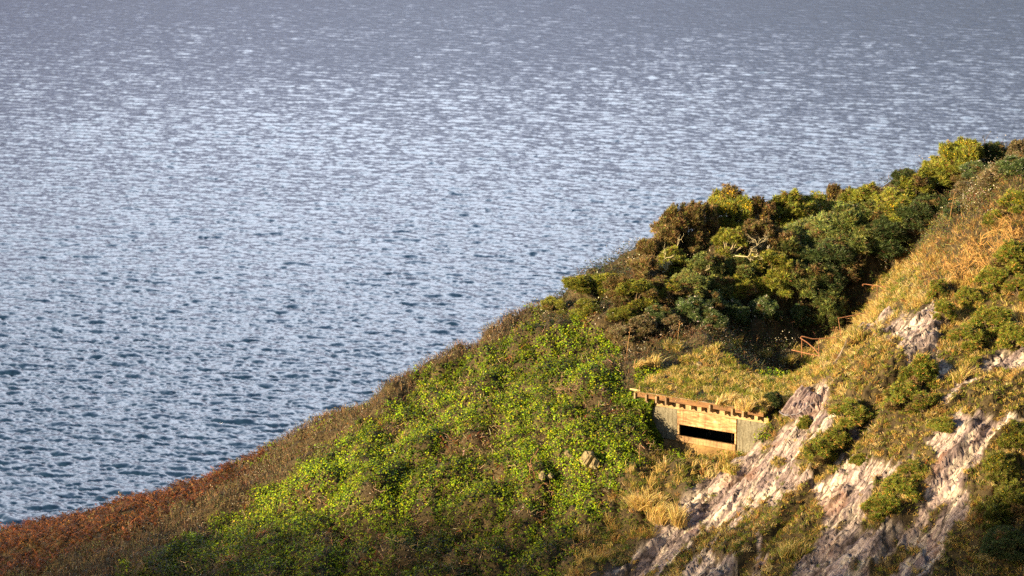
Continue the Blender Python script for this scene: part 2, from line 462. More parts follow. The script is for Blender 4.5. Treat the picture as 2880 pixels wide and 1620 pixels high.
rock_d += 0.14 * (terrace(ca_ + 0.8 * vnoise(ca_ / 2, cb_ / .8, seed=43) + 1.2 * cb_, 1.9, 0.06) - .5) * smooth(-.3, .3, vnoise(ca_ / 4, cb_ / 2, seed=44))
rock_d += 0.16 * (terrace(ca_ - 0.9 * cb_ + .3 * vnoise(ca_ / .8, cb_ / .5, seed=47), 0.62, 0.08) - .5) * smooth(-.1, .35, vnoise(ca_ / 1.6, cb_ / 1.1, seed=48))
rock_d += 0.05 * fbm(ca_ / .7, cb_ / .3, oct=4, seed=45)
crk = np.maximum(smooth(.93, 1.0, 1 - np.abs(vnoise(ca_ / 2.4, wb / .34, seed=49))), .8 * smooth(.93, 1.0, 1 - np.abs(vnoise(ca_ / 1.0, wb / .17, seed=50))))
rock_d -= 0.16 * crk
calm = 1 - .65 * smooth(8.5, 10.5, TX) * smooth(128.5, 126.5, TY)
calm = calm * (1 - .6 * smooth(-8, -11, TX))
TZ = TZ0 + (1 - RKB) * (1 - nearhut) * ((mound - 0.37) * calm - .16 * (1 - calm)) + RKB * (rock_d + 0.10 * VEG) * smooth(1.0, .2, nearhut)
# pit for the lookout's room
pit = (LX > 0.15) & (LX < HUT_LEN - 0.15) & (LY > 0.02) & (LY < 3.0)
TZ = np.where(pit, np.minimum(TZ, HUT_L[2] - 3.4), TZ)
# keep the ground in front of the wall below its foot
front = (LX > 0.15 - 0.9 * (LY + .05)) & (LX < HUT_LEN - .1) & (LY <= 0.05) & (LY > -1.6)
foot = HUT_L[2] - 2.35 + 0.25 * smooth(3.2, HUT_LEN, LX) + 0.22 * smooth(0.0, -1.5, LY) * 0
TZ = np.where(front, np.minimum(TZ, foot + 0.25 * (-LY) * smooth(HUT_LEN * .75, HUT_LEN, LX)), TZ)
# under the turf roof
under = (LX > -0.2) & (LX < HUT_LEN + .1 - .9 * smooth(.1, 1.2, LY)) & (LY > -0.02) & (LY < 3.3) & ~pit
TZ = np.where(under, np.minimum(TZ, HUT_L[2] - 0.12), TZ)

def interp(A, x, y):
    x = np.asarray(x, float); y = np.asarray(y, float)
    i = np.clip(np.searchsorted(GX, x) - 1, 0, len(GX) - 2); j = np.clip(np.searchsorted(GY, y) - 1, 0, len(GY) - 2)
    fx = np.clip((x - GX[i]) / (GX[i + 1] - GX[i]), 0, 1); fy = np.clip((y - GY[j]) / (GY[j + 1] - GY[j]), 0, 1)
    return (A[j, i] * (1 - fx) + A[j, i + 1] * fx) * (1 - fy) + (A[j + 1, i] * (1 - fx) + A[j + 1, i + 1] * fx) * fy
DZY, DZX = np.gradient(TZ, GY, GX)
S0Y, S0X = gy_, gx_
def ground(x, y): return interp(TZ, x, y)
def normal(x, y, base=False):
    a, b = (S0X, S0Y) if base else (DZX, DZY)
    n = np.stack([-interp(a, x, y), -interp(b, x, y), np.ones(np.shape(x))], -1)
    return n / np.linalg.norm(n, axis=-1, keepdims=True)

def ground_mats():
    m, nt, out = new_mat("hill_soil_and_rock")
    geo = N(nt, "ShaderNodeNewGeometry")
    at = N(nt, "ShaderNodeAttribute", attribute_name="rock")
    # soil
    n1 = N(nt, "ShaderNodeTexNoise", i_Scale=3.0, i_Detail=8.0, i_Roughness=0.65); nt.links.new(geo.outputs[0], n1.inputs["Vector"])
    soil = ramp(nt, n1.outputs[0], [(0.3, (0.022, 0.016, 0.009)), (0.5, (0.055, 0.040, 0.018)), (0.7, (0.10, 0.075, 0.03))])
    # rock: coordinates along and across the beds
    def dot(vec):
        d = N(nt, "ShaderNodeVectorMath", operation='DOT_PRODUCT'); nt.links.new(geo.outputs[0], d.inputs[0]); d.inputs[1].default_value = vec; return d.outputs["Value"]
    cmb = N(nt, "ShaderNodeCombineXYZ")
    third = np.cross(SD, TD)
    for i, (vec, s) in enumerate(((SD, 0.52), (TD, 2.1), (third, 1.2))):
        mm = N(nt, "ShaderNodeMath", operation='MULTIPLY', i_1=s); nt.links.new(dot(tuple(vec)), mm.inputs[0]); nt.links.new(mm.outputs[0], cmb.inputs[i])
    r1 = N(nt, "ShaderNodeTexNoise", i_Scale=0.7, i_Detail=10.0, i_Roughness=0.58); nt.links.new(cmb.outputs[0], r1.inputs["Vector"])
    r2 = N(nt, "ShaderNodeTexNoise", i_Scale=1.5, i_Detail=9.0, i_Roughness=0.62); nt.links.new(cmb.outputs[0], r2.inputs["Vector"])
    base = ramp(nt, r1.outputs[0], [(0.30, (0.135, 0.108, 0.115)), (0.44, (0.24, 0.196, 0.200)), (0.56, (0.325, 0.274, 0.268)), (0.72, (0.40, 0.35, 0.32))])
    lich = ramp(nt, r2.outputs[0], [(0.51, (0, 0, 0)), (0.555, (1, 1, 1))])
    c = mixc(nt, lich, base, (0.48, 0.43, 0.37))
    # fine parting lines along the beds: where a strongly stretched noise crosses its middle value
    st = N(nt, "ShaderNodeVectorMath", operation='MULTIPLY'); st.inputs[1].default_value = (0.55, 2.6, 1.0); nt.links.new(cmb.outputs[0], st.inputs[0])
    r3 = N(nt, "ShaderNodeTexNoise", i_Scale=1.1, i_Detail=5.0, i_Roughness=0.55); nt.links.new(st.outputs[0], r3.inputs["Vector"])
    crack = ramp(nt, r3.outputs[0], [(0.455, (0, 0, 0)), (0.485, (1, 1, 1)), (0.50, (1, 1, 1)), (0.53, (0, 0, 0))])
    r5 = N(nt, "ShaderNodeTexNoise", i_Scale=0.8, i_Detail=2.0); nt.links.new(cmb.outputs[0], r5.inputs["Vector"])
    cm = mixc(nt, 1.0, crack, ramp(nt, r5.outputs[0], [(0.42, (0.1,) * 3), (0.58, (0.95,) * 3)]), 'MULTIPLY')
    c = mixc(nt, cm, c, (0.055, 0.043, 0.038))
    # joints between the slabs, and each slab's own tone
    for sc_, wd_, dk in (((0.62, 0.55, 0.2), 0.045, .85), ((1.7, 1.5, 0.5), 0.05, .6)):
        wv = N(nt, "ShaderNodeVectorMath", operation='MULTIPLY'); wv.inputs[1].default_value = sc_; nt.links.new(cmb.outputs[0], wv.inputs[0])
        wn = N(nt, "ShaderNodeVectorMath", operation='MULTIPLY_ADD'); nt.links.new(r3.outputs["Color"], wn.inputs[0]); wn.inputs[1].default_value = (0.35, 0.35, 0.0); nt.links.new(wv.outputs[0], wn.inputs[2])
        ve = N(nt, "ShaderNodeTexVoronoi", feature='DISTANCE_TO_EDGE', i_Scale=1.0); nt.links.new(wn.outputs[0], ve.inputs["Vector"])
        vc = N(nt, "ShaderNodeTexVoronoi", feature='F1', i_Scale=1.0); nt.links.new(wn.outputs[0], vc.inputs["Vector"])
        c = mixc(nt, 1.0, c, ramp(nt, vc.outputs["Color"], [(0.2, (0.78, 0.75, 0.76)), (0.8, (1.22, 1.2, 1.16))]), 'MULTIPLY')
        jo = ramp(nt, ve.outputs["Distance"], [(0.0, (dk,) * 3), (wd_, (0, 0, 0))])
        c = mixc(nt, jo, c, (0.035, 0.027, 0.024))
    r6 = N(nt, "ShaderNodeTexNoise", i_Scale=7.0, i_Detail=7.0, i_Roughness=0.75); nt.links.new(geo.outputs[0], r6.inputs["Vector"])
    c = mixc(nt, 1.0, c, ramp(nt, r6.outputs[0], [(0.36, (0.50, 0.48, 0.46)), (0.50, (1.0, 1.0, 1.0)), (0.64, (1.30, 1.28, 1.22))]), 'MULTIPLY')
    r4 = N(nt, "ShaderNodeTexNoise", i_Scale=0.6, i_Detail=3.0); nt.links.new(geo.outputs[0], r4.inputs["Vector"])
    rust = ramp(nt, r4.outputs[0], [(0.60, (0, 0, 0)), (0.70, (1, 1, 1))])
    mu = N(nt, "ShaderNodeMath", operation='MULTIPLY', i_1=0.45); nt.links.new(rust, mu.inputs[0])
    c = mixc(nt, mu.outputs[0], c, (0.26, 0.13, 0.085))
    col = mixc(nt, at.outputs["Fac"], soil, c)
    p = N(nt, "ShaderNodeBsdfPrincipled", i_Roughness=0.85); p.inputs["Specular IOR Level"].default_value = 0.25
    nt.links.new(col, p.inputs["Base Color"])
    ad = N(nt, "ShaderNodeMath", operation='ADD'); nt.links.new(r2.outputs[0], ad.inputs[0]); nt.links.new(r6.outputs[0], ad.inputs[1])
    bp = N(nt, "ShaderNodeBump", i_Strength=0.8, i_Distance=0.05); nt.links.new(ad.outputs[0], bp.inputs["Height"])
    nt.links.new(bp.outputs[0], p.inputs["Normal"]); nt.links.new(p.outputs[0], out.inputs[0])
    return m
MAT_GROUND = ground_mats()
me = mesh_np("hillside", np.stack([TX, TY, TZ], -1).reshape(-1, 3), grid_faces(len(GY), len(GX)), MAT_GROUND, smooth_sh=True, extra={"rock": RK.ravel()})
link("hillside", me, kind="structure")
# ------------------------------------------------------------------ the lookout dug into the hill
def wood_mat(name, c1, c2, c3, scale=(1, 14, 14)):
    m, nt, out = new_mat(name)
    tc = N(nt, "ShaderNodeTexCoord"); mp = N(nt, "ShaderNodeMapping"); mp.inputs["Scale"].default_value = scale
    nt.links.new(tc.outputs["Object"], mp.inputs[0])
    n1 = N(nt, "ShaderNodeTexNoise", i_Scale=1.6, i_Detail=8.0, i_Roughness=0.65, i_Distortion=0.6); nt.links.new(mp.outputs[0], n1.inputs["Vector"])
    n2 = N(nt, "ShaderNodeTexNoise", i_Scale=1.1, i_Detail=5.0); nt.links.new(tc.outputs["Object"], n2.inputs["Vector"])
    col = ramp(nt, n1.outputs[0], [(0.33, c1), (0.5, c2), (0.66, c3)])
    st = ramp(nt, n2.outputs[0], [(0.35, (0.55, 0.5, 0.45)), (0.6, (1, 1, 1))])
    col = mixc(nt, 1.0, col, st, 'MULTIPLY')
    p = N(nt, "ShaderNodeBsdfPrincipled", i_Roughness=0.7); nt.links.new(col, p.inputs["Base Color"])
    bp = N(nt, "ShaderNodeBump", i_Strength=0.5, i_Distance=0.02); nt.links.new(n1.outputs[0], bp.inputs["Height"])
    nt.links.new(bp.outputs[0], p.inputs["Normal"]); nt.links.new(p.outputs[0], out.inputs[0])
    return m
def rough_mat(name, stops, scale=9.0, bump=0.03, low=1.2):
    m, nt, out = new_mat(name)
    tc = N(nt, "ShaderNodeTexCoord")
    n1 = N(nt, "ShaderNodeTexNoise", i_Scale=scale, i_Detail=8.0, i_Roughness=0.7); nt.links.new(tc.outputs["Object"], n1.inputs["Vector"])
    n2 = N(nt, "ShaderNodeTexNoise", i_Scale=low, i_Detail=5.0, i_Roughness=0.6); nt.links.new(tc.outputs["Object"], n2.inputs["Vector"])
    col = ramp(nt, n1.outputs[0], stops)
    col = mixc(nt, 1.0, col, ramp(nt, n2.outputs[0], [(0.3, (0.62, 0.6, 0.56)), (0.65, (1.1, 1.1, 1.1))]), 'MULTIPLY')
    p = N(nt, "ShaderNodeBsdfPrincipled", i_Roughness=0.9); p.inputs["Specular IOR Level"].default_value = 0.2
    nt.links.new(col, p.inputs["Base Color"])
    bp = N(nt, "ShaderNodeBump", i_Strength=0.6, i_Distance=bump); nt.links.new(n1.outputs[0], bp.inputs["Height"])
    nt.links.new(bp.outputs[0], p.inputs["Normal"]); nt.links.new(p.outputs[0], out.inputs[0])
    return m
M_BEAM = wood_mat("weathered_beam", (0.06, 0.027, 0.009), (0.15, 0.068, 0.018), (0.25, 0.125, 0.036))
M_PALE = wood_mat("pale_timber", (0.22, 0.12, 0.05), (0.38, 0.25, 0.115), (0.52, 0.39, 0.22))
M_PANEL = wood_mat("flaking_plywood", (0.24, 0.105, 0.035), (0.42, 0.25, 0.105), (0.62, 0.47, 0.27), scale=(1.6, 9, 9))
M_SILL = wood_mat("sill_timber", (0.22, 0.125, 0.05), (0.34, 0.21, 0.09), (0.42, 0.28, 0.13))
M_RAFTER = wood_mat("old_rafter", (0.12, 0.08, 0.04), (0.22, 0.15, 0.08), (0.33, 0.24, 0.13))
M_BOARD = rough_mat("grey_render", [(0.3, (0.085, 0.079, 0.058)), (0.5, (0.17, 0.158, 0.118)), (0.7, (0.25, 0.232, 0.175))], 14.0, 0.01)
M_BASE = rough_mat("ochre_footing", [(0.3, (0.13, 0.075, 0.03)), (0.5, (0.25, 0.16, 0.065)), (0.7, (0.36, 0.24, 0.10))], 3.0, 0.03)
# rain streaks and grime run down the boards: a stain texture stretched along the vertical
for m_ in (M_BOARD, M_PANEL, M_SILL):
    t_ = m_.node_tree; b_ = next(n for n in t_.nodes if n.type == 'BSDF_PRINCIPLED'); src = b_.inputs['Base Color'].links[0].from_socket
    tc_ = N(t_, 'ShaderNodeTexCoord'); mp_ = N(t_, 'ShaderNodeMapping'); mp_.inputs['Scale'].default_value = (7.0, 7.0, 0.9); t_.links.new(tc_.outputs['Object'], mp_.inputs[0])
    nz_ = N(t_, 'ShaderNodeTexNoise', i_Scale=1.3, i_Detail=6.0, i_Roughness=0.65); t_.links.new(mp_.outputs[0], nz_.inputs['Vector'])
    t_.links.new(mixc(t_, 1.0, src, ramp(t_, nz_.outputs[0], [(0.36, (0.52, 0.48, 0.42)), (0.52, (1.0, 1.0, 1.0))]), 'MULTIPLY'), b_.inputs['Base Color'])
M_DARK = rough_mat("dark_interior", [(0.3, (0.012, 0.011, 0.010)), (0.55, (0.025, 0.022, 0.02)), (0.72, (0.16, 0.14, 0.12))], 2.2, 0.02)  # near-black base colour for the room and the eave backing
M_FELT = rough_mat("roofing_felt", [(0.3, (0.10, 0.085, 0.06)), (0.5, (0.20, 0.17, 0.12)), (0.7, (0.38, 0.34, 0.27))], 5.0, 0.02)

hut = empty("lookout_hut", HUT_L, "low wooden lookout hut with a dark slot window dug into the grassy slope", "lookout hut", rz=math.atan2(hx[1], hx[0]))
HL = HUT_LEN
def hpart(name, boxes, mat, label=None, bevel=0.012, parent=None, sub=None):
    mb = MB()
    for lo, hi in boxes: mb.add(*box(lo, hi))
    o = link(name, mb.mesh(name, mat), parent or hut)
    if label: o["label"] = label
    if bevel:
        md = o.modifiers.new("edge", 'BEVEL'); md.width = bevel; md.segments = 2; md.limit_method = 'ANGLE'
    return o
# heights below the eave line (local z = 0 at the top of the eave beam)
def wall_x(u):
    xs = np.linspace(0, HL, 400); uu, _ = proj(hut_world(xs, xs * 0, xs * 0 - 1.2)); return float(np.interp(u, uu, xs))
X0, X1 = wall_x(1906), wall_x(2072)
print("BAY", X0, X1, HL)                      # timber-faced bay with the slot
hpart("eave_beam", [((0.04, -0.36, -0.225), (HL - 0.02, -0.27, 0.0))], M_BEAM)
hpart("roof_felt", [((-0.05, -0.385, 0.006), (HL + 0.06, 0.55, 0.03))], M_FELT, bevel=0.004)
hpart("broken_fascia_end", [((-0.24, -0.42, 0.035), (0.30, -0.37, 0.12))], M_PALE)
hpart("wall_plate", [((-0.15, -0.03, -0.57), (HL + 0.02, 0.05, -0.345))], M_PALE)
hpart("cement_panel", [((-0.15, -0.012, -1.92), (X0 - 0.03, 0.10, -0.575))], M_BOARD)
hpart("cement_panel", [((X1 + 0.03, -0.012, -2.10), (HL + 0.05, 0.10, -0.575))], M_BOARD)
hpart("plywood_panel", [((X0, -0.045, -1.20), (X1, 0.03, -0.575))], M_PANEL)
for a, b in ((X0, X0 + .10), (X1 - .09, X1)): hpart("window_post", [((a, -0.03, -1.66), (b, 0.06, -1.205))], M_PALE)
sill = hpart("window_sill", [((X0 - 0.02, -0.10, -1.93), (X1 + 0.0, 0.02, -1.665))], M_SILL)
# knots in the plywood
for kx, kz in ((X0 + .62, -1.10), (X0 + 1.78, -1.13), (X0 + 2.40, -0.92)):
    mb = MB(); th = np.linspace(0, 2 * math.pi, 9)[:-1]
    ring = np.stack([kx + .035 * np.cos(th), np.full(8, -0.048), kz + .028 * np.sin(th)], 1)
    back = ring + np.array([0, .01, 0])
    mb.add(np.vstack([ring, back]), [[i, (i + 1) % 8, 8 + (i + 1) % 8, 8 + i] for i in range(8)])
    mb.add(np.vstack([ring, ring.mean(0)]), [[i, (i + 1) % 8, 8] for i in range(8)])
    link("plywood_knot", mb.mesh("plywood_knot", M_RAFTER), hut)
# footing: rough ochre wall under the slot, its face swelling outwards
nx_, nz_ = 70, 24
xs = np.linspace(-0.15, HL + .3, nx_); zs = np.linspace(-3.1, -1.935, nz_)
XX, ZZ = np.meshgrid(xs, zs)
YY = 0.03 - 0.16 * smooth(-1.95, -2.2, ZZ) + 0.07 * fbm(XX * 1.3, ZZ * 1.6, oct=4, seed=90)
YY[-1] = 0.06
v = np.stack([XX, YY, ZZ], -1).reshape(-1, 3)
bk = v.copy(); bk[:, 1] = 0.35
f = grid_faces(nz_, nx_)
edge = list(range(nx_)) + [nx_ * i + nx_ - 1 for i in range(1, nz_)] + [nx_ * (nz_ - 1) + i for i in range(nx_ - 2, -1, -1)] + [nx_ * i for i in range(nz_ - 2, 0, -1)]
nv = len(v)
rim = np.array([[edge[i], nv + edge[i], nv + edge[(i + 1) % len(edge)], edge[(i + 1) % len(edge)]] for i in range(len(edge))])
link("footing", mesh_np("footing", np.vstack([v, bk]), np.vstack([f, f[:, ::-1] + nv, rim]), M_BASE, smooth_sh=False), hut)
# room behind the slot: floor, side walls, back wall, ceiling as one shell
mb = MB()
for lo, hi in (((0.1, 2.75, -3.2), (HL - .1, 2.9, -0.05)), ((0.0, 0.12, -3.2), (0.1, 2.9, -0.05)), ((HL - .1, 0.12, -3.2), (HL, 2.9, -0.05)),
               ((0.0, 0.12, -3.3), (HL, 2.9, -3.2)), ((0.0, 0.12, -0.05), (HL, 2.9, 0.0))): mb.add(*box(lo, hi))
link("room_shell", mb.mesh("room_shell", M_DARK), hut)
# rafters: some run out past the eave beam, some stop behind it
nraf = 12
long_ = {0, 1, 2, 3, 7, 9, 10}
for i in range(nraf):
    x = 0.03 + (HL - 0.42) * i / (nraf - 1) + random.uniform(-.045, .045)
    y0 = -0.50 - random.uniform(-.05, .07) if i in long_ else -0.275
    if i in long_: bx = [((x, -0.265, -0.40), (x + .075, 0.05, -0.035)), ((x, y0, -0.33), (x + .075, -0.365, -0.04)), ((x, -0.365, -0.40), (x + .075, -0.265, -0.25))]
    else: bx = [((x, -0.262, -0.42), (x + .075, 0.05, -0.06)), ((x, -0.34, -0.42), (x + .075, -0.262, -0.25))]
    r = hpart("rafter", bx, M_RAFTER if i in long_ else M_PALE, bevel=0)
    # pale wedge added in each bay, its shape standing in for a sunlit patch
    if i < nraf - 1:
        w = (HL - 0.42) / (nraf - 1)
        cx = x + .075 + (w - .075) * .46
        q = np.array([(cx - .17, -0.032, -0.343), (cx + .17, -0.032, -0.343), (cx, -0.032, -0.15)])
        q2 = q + np.array([0, .06, 0])
        mb = MB(); mb.add(np.vstack([q, q2]), [[0, 1, 2], [5, 4, 3]]); mb.add(np.vstack([q, q2]), [[0, 3, 4, 1], [1, 4, 5, 2], [2, 5, 3, 0]])
        link("sun_patch_wedge", mb.mesh("sun_patch_wedge", M_PALE), hut)
# dark backing above the wall plate: painted shade of the gap under the eave
hpart("eave_void_shade", [((0.0, 0.055, -0.56), (HL, 0.10, -0.03))], M_DARK, bevel=0)
# turf roof: earth over the room, running back into the hill
nx_, ny_ = 110, 70
xs = np.linspace(-0.12, HL + 0.12, nx_); ys = np.concatenate([np.linspace(-0.36, 0.3, 14)[:-1], np.linspace(0.3, 4.6, ny_ - 13)])
XX, YY = np.meshgrid(xs, ys)
W = HUT_L + XX[..., None] * hx + YY[..., None] * hy
gz = ground(W[..., 0], W[..., 1]) - HUT_L[2]
rise = 0.05 + 0.10 * smooth(-.45, -.1, YY) + 0.14 * np.clip(YY, 0, 5) + 0.10 * fbm(XX / .8, YY / .8, oct=3, seed=61)
ROOF_Z = np.where(YY > 2.6, rise + (np.minimum(rise, gz) - rise) * smooth(2.7, 4.5, YY) , rise)
ROOF_Z = np.maximum(ROOF_Z, 0.04)
ROOF_X, ROOF_Y = xs, ys
lowz = np.minimum(ROOF_Z - 0.03, 0.037)
v = np.stack([XX, YY, ROOF_Z], -1).reshape(-1, 3); vb = v.copy(); vb[:, 2] = np.where((YY < 3.3), 0.036, ROOF_Z - .3).ravel()
f = grid_faces(len(ys), nx_); n_ = len(v)
ed = list(range(nx_)) + [nx_ * i + nx_ - 1 for i in range(1, len(ys))] + [nx_ * (len(ys) - 1) + i for i in range(nx_ - 2, -1, -1)] + [nx_ * i for i in range(len(ys) - 2, 0, -1)]
rim = np.array([[ed[i], n_ + ed[i], n_ + ed[(i + 1) % len(ed)], ed[(i + 1) % len(ed)]] for i in range(len(ed))])
link("turf_roof", mesh_np("turf_roof", np.vstack([v, vb]), np.vstack([f, f[:, ::-1] + n_, rim]), MAT_GROUND, smooth_sh=True, extra={"rock": np.zeros(2 * n_)}), hut)
def surf(x, y):
    """height of whatever one would stand on: hillside or turf roof"""
    g = ground(x, y)
    lx = (x - HUT_L[0]) * hx[0] + (y - HUT_L[1]) * hx[1]; ly = (x - HUT_L[0]) * hy[0] + (y - HUT_L[1]) * hy[1]
    i = np.clip(np.searchsorted(ROOF_X, lx), 0, len(ROOF_X) - 1); j = np.clip(np.searchsorted(ROOF_Y, ly), 0, len(ROOF_Y) - 1)
    on = (lx > ROOF_X[0]) & (lx < ROOF_X[-1]) & (ly > ROOF_Y[0]) & (ly < ROOF_Y[-1])
    rz = ROOF_Z[j, i] + HUT_L[2]
    return np.where(on, np.maximum(rz, g), g), on
# ------------------------------------------------------------------ plant cover
def unit(a): return a / (np.linalg.norm(a, axis=-1, keepdims=True) + 1e-9)
def rnd_dirs(n): return unit(rng.normal(size=(n, 3)))

def leaves(c, nrm, size, cols, tilt=0.7, asp=0.85):
    """flat four-cornered leaves"""
    n = len(c)
    nn = unit(nrm + tilt * rng.normal(size=(n, 3)) * 0.6)
    a = unit(np.cross(nn, rnd_dirs(n))); b = np.cross(nn, a)
    s = np.broadcast_to(np.asarray(size, float), (n,))[:, None] * (0.55 + 1.0 * rng.random((n, 1)) ** 1.6)
    v = np.stack([c - .5 * s * a, c - .42 * asp * s * b + .06 * s * nn, c + .55 * s * a, c + .42 * asp * s * b + .06 * s * nn], 1)
    f = np.arange(4 * n).reshape(n, 4)
    return v.reshape(-1, 3), f, np.repeat(cols, 4, 0)

def blades(c, d, length, width, cols, bend=0.4, down=None):
    """bent tapering blades: one quad and one triangle each"""
    n = len(c)
    L = np.broadcast_to(np.asarray(length, float), (n,))[:, None]; w = np.broadcast_to(np.asarray(width, float), (n,))[:, None]
    side = unit(np.cross(d, rnd_dirs(n))) * w * .5
    out = rnd_dirs(n); out[:, 2] = -np.abs(out[:, 2]) * .6
    if down is not None: out = unit(out * .5 + down)
    m = c + d * L * .55 + out * L * bend * .12
    t = c + d * L * .92 + out * L * bend * .55
    v = np.stack([c - side, c + side, m + side * .8, m - side * .8, t], 1).reshape(-1, 3)
    i = np.arange(n)[:, None] * 5
    return v, i + np.array([0, 1, 2, 3]), i + np.array([3, 2, 4]), np.repeat(cols, 5, 0)

class Cover:
    def __init__(s): s.v, s.q, s.t, s.c, s.n = [], [], [], [], 0
    def leaf(s, *a, **k):
        v, f, c = leaves(*a, **k); s.q.append(f + s.n); s._p(v, c)
    def blade(s, *a, **k):
        v, q, t, c = blades(*a, **k); s.q.append(q + s.n); s.t.append(t + s.n); s._p(v, c)
    def tris(s, v, f, c): s.t.append(f + s.n); s._p(v, c)
    def _p(s, v, c): s.v.append(v); s.c.append(c); s.n += len(v)
    def mesh(s, name, mat):
        return mesh_np(name, np.vstack(s.v), [np.vstack(x) for x in (s.q, s.t) if x], mat, np.clip(np.vstack(s.c), 0, 1))

def tint(n, base, var=0.25, hue=0.12):
    base = np.broadcast_to(np.asarray(base, float), (n, 3))
    return np.clip(base * (1 + var * rng.normal(size=(n, 1))) * (1 + hue * rng.normal(size=(n, 3))), 0.002, 0.9)
def mixed(n, cols, p):
    i = rng.choice(len(cols), n, p=np.array(p) / sum(p)); return np.asarray(cols, float)[i]

M_IVY = leaf_mat("ivy_leaf", 0.55, 0.3, 0.14)
M_GRASS = leaf_mat("grass_blade", 0.6, 0.45, 0.2)
M_TWIG = leaf_mat("dry_twig", 0.8, 0.0, 0.2)
M_FROND = leaf_mat("dead_frond", 0.7, 0.25, 0.2)
M_NEEDLE = leaf_mat("gorse_needle", 0.55, 0.2, 0.3)
M_PETAL = leaf_mat("gorse_petal", 0.5, 0.3, 0.3)

# candidate points, even over the slope, with what the photo shows at each
VIS_B = 24.0
def cand(n, xr=(-27, 24), yr=(97, 146)):
    x = rng.uniform(*xr, n); y = rng.uniform(*yr, n)
    nb = normal(x, y, True)
    keep = rng.random(n) < np.clip(0.34 / nb[:, 2], 0, 1)      # steeper ground gets its share
    x, y = x[keep], y[keep]
    z, on = surf(x, y)
    return np.stack([x, y, z], 1), on
# what can be seen: nearest surface per small window of the picture
_px, _py, _pz = TX[::2, ::2].ravel(), TY[::2, ::2].ravel(), TZ[::2, ::2].ravel()
_u, _v = proj(np.stack([_px, _py, _pz + .1], 1))
VW, VH = 170, 110
near = np.full((VH, VW), 1e9)
_i, _j = ((_v + 200) / 20).astype(int), ((_u + 260) / 20).astype(int)
_ok = (_i >= 0) & (_i < VH) & (_j >= 0) & (_j < VW)
np.minimum.at(near, (_i[_ok], _j[_ok]), _py[_ok])
def in_view(p, slack=3.0):
    u, v = proj(p)
    i, j = ((v + 200) / 20).astype(int), ((u + 260) / 20).astype(int)
    ok = (i >= 0) & (i < VH - 1) & (j >= 1) & (j < VW - 1)
    r = np.zeros(len(p), bool)
    ii, jj = np.clip(i, 1, VH - 2), np.clip(j, 1, VW - 2)
    nn = np.maximum(np.where(near[ii - 1, jj] > 1e8, 0, near[ii - 1, jj]), np.where(near[ii, jj] > 1e8, 0, near[ii, jj]))
    r = ok & (p[:, 1] < nn + slack) & (u > -120) & (u < 3000) & (v < 1720)
    return r
def raycast(u, v):
    Y = np.arange(96, 150, 0.06)
    pts = np.array([P(u, v, y) for y in Y])
    s, _ = surf(pts[:, 0], pts[:, 1])
    k = np.argmax(pts[:, 2] <= s)
    p = pts[k].copy(); p[2] = s[k]; return p

Z_BRACK = [(-500, 1480), (0, 1455), (300, 1370), (640, 1265), (760, 1240), (720, 1310), (580, 1400), (440, 1480), (220, 1560), (0, 1640), (-500, 1830)]
Z_HEATH = [(-500, 1830), (0, 1640), (220, 1560), (440, 1480), (580, 1400), (720, 1310), (740, 1250), (1000, 1060), (1230, 960), (1500, 780), (1700, 640), (1760, 720), (1640, 790), (1500, 890),
           (1400, 980), (1180, 1060), (1120, 1150), (1000, 1210), (900, 1290), (760, 1370), (640, 1450), (420, 1560), (250, 1720), (-500, 2100)]
Z_THICK = [(1480, 960), (1560, 850), (1720, 640), (1850, 540), (2100, 460), (2700, 380), (2690, 560), (2600, 690), (2450, 850), (2300, 980), (2150, 955), (2000, 905), (1760, 880), (1600, 900)]
Z_SCRUB = [(1700, 900), (1760, 860), (1960, 850), (1985, 900), (1975, 950), (1960, 955), (1870, 965), (1800, 1010), (1790, 1095), (1740, 1090), (1730, 980)]
Z_HOLLOW = [(1800, 1300), (1880, 1275), (2060, 1290), (2160, 1240), (2030, 1335), (1860, 1485), (1690, 1660), (1640, 1900), (1480, 1900), (1560, 1620), (1700, 1460)]
Z_UPPER = [(2560, 700), (2640, 640), (2700, 540), (2900, 360), (3300, 200), (3300, 560), (2860, 560), (2700, 640), (2640, 720)]
Z_STRAW = [(2540, 740), (2640, 690), (2700, 640), (2860, 560), (3300, 560), (3300, 760), (2760, 790), (2620, 800)]
def classify(p, on):
    u, v = zone_uv(p[:, 0], p[:, 1], p[:, 2], 20.0)
    z = np.full(len(p), 'ivy', dtype='<U8')
    right = (p[:, 0] > 2) & (inpoly(u, v, [(2070, 1330), (2165, 1225), (2200, 1130), (2240, 1010), (2330, 940), (2440, 835), (2500, 735), (2600, 665), (2690, 560), (2900, 380), (4200, 0), (4200, 3000), (2100, 3000), (1500, 1900), (1690, 1650), (1860, 1480)]))
    z[right] = 'slope'
    for name, pl in (('heath', Z_HEATH), ('bracken', Z_BRACK), ('hollow', Z_HOLLOW), ('scrub', Z_SCRUB)):
        z[inpoly(u, v, pl) & ~right] = name
    z[inpoly(u, v, Z_THICK) & (p[:, 1] > 126.5) & ~right] = 'thicket'
    z[(p[:, 0] > 5) & (p[:, 1] > 122.5) & ~right & (z == 'ivy')] = 'thicket'
    z[inpoly(u, v, Z_UPPER) & (p[:, 1] > 120)] = 'upper'
    z[inpoly(u, v, Z_STRAW) & right] = 'straw'
    rkv = interp(RK, p[:, 0], p[:, 1]); rb = interp(RKB, p[:, 0], p[:, 1])
    z[rb > .5] = 'rockveg'
    z[rkv > .42] = 'rock'
    z[on] = 'roof'
    # bare strip right under the wall and over the room
    lx, ly, lz = hut_local(p)
    z[(lx > 0.2) & (lx < HUT_LEN - .6) & (ly > -0.35) & (ly < .3) & ~on] = 'bare'
    z[(lx > 0.9) & (lx < 4.4) & (ly > -1.3) & (ly < .3) & ~on] = 'bare'
    return z

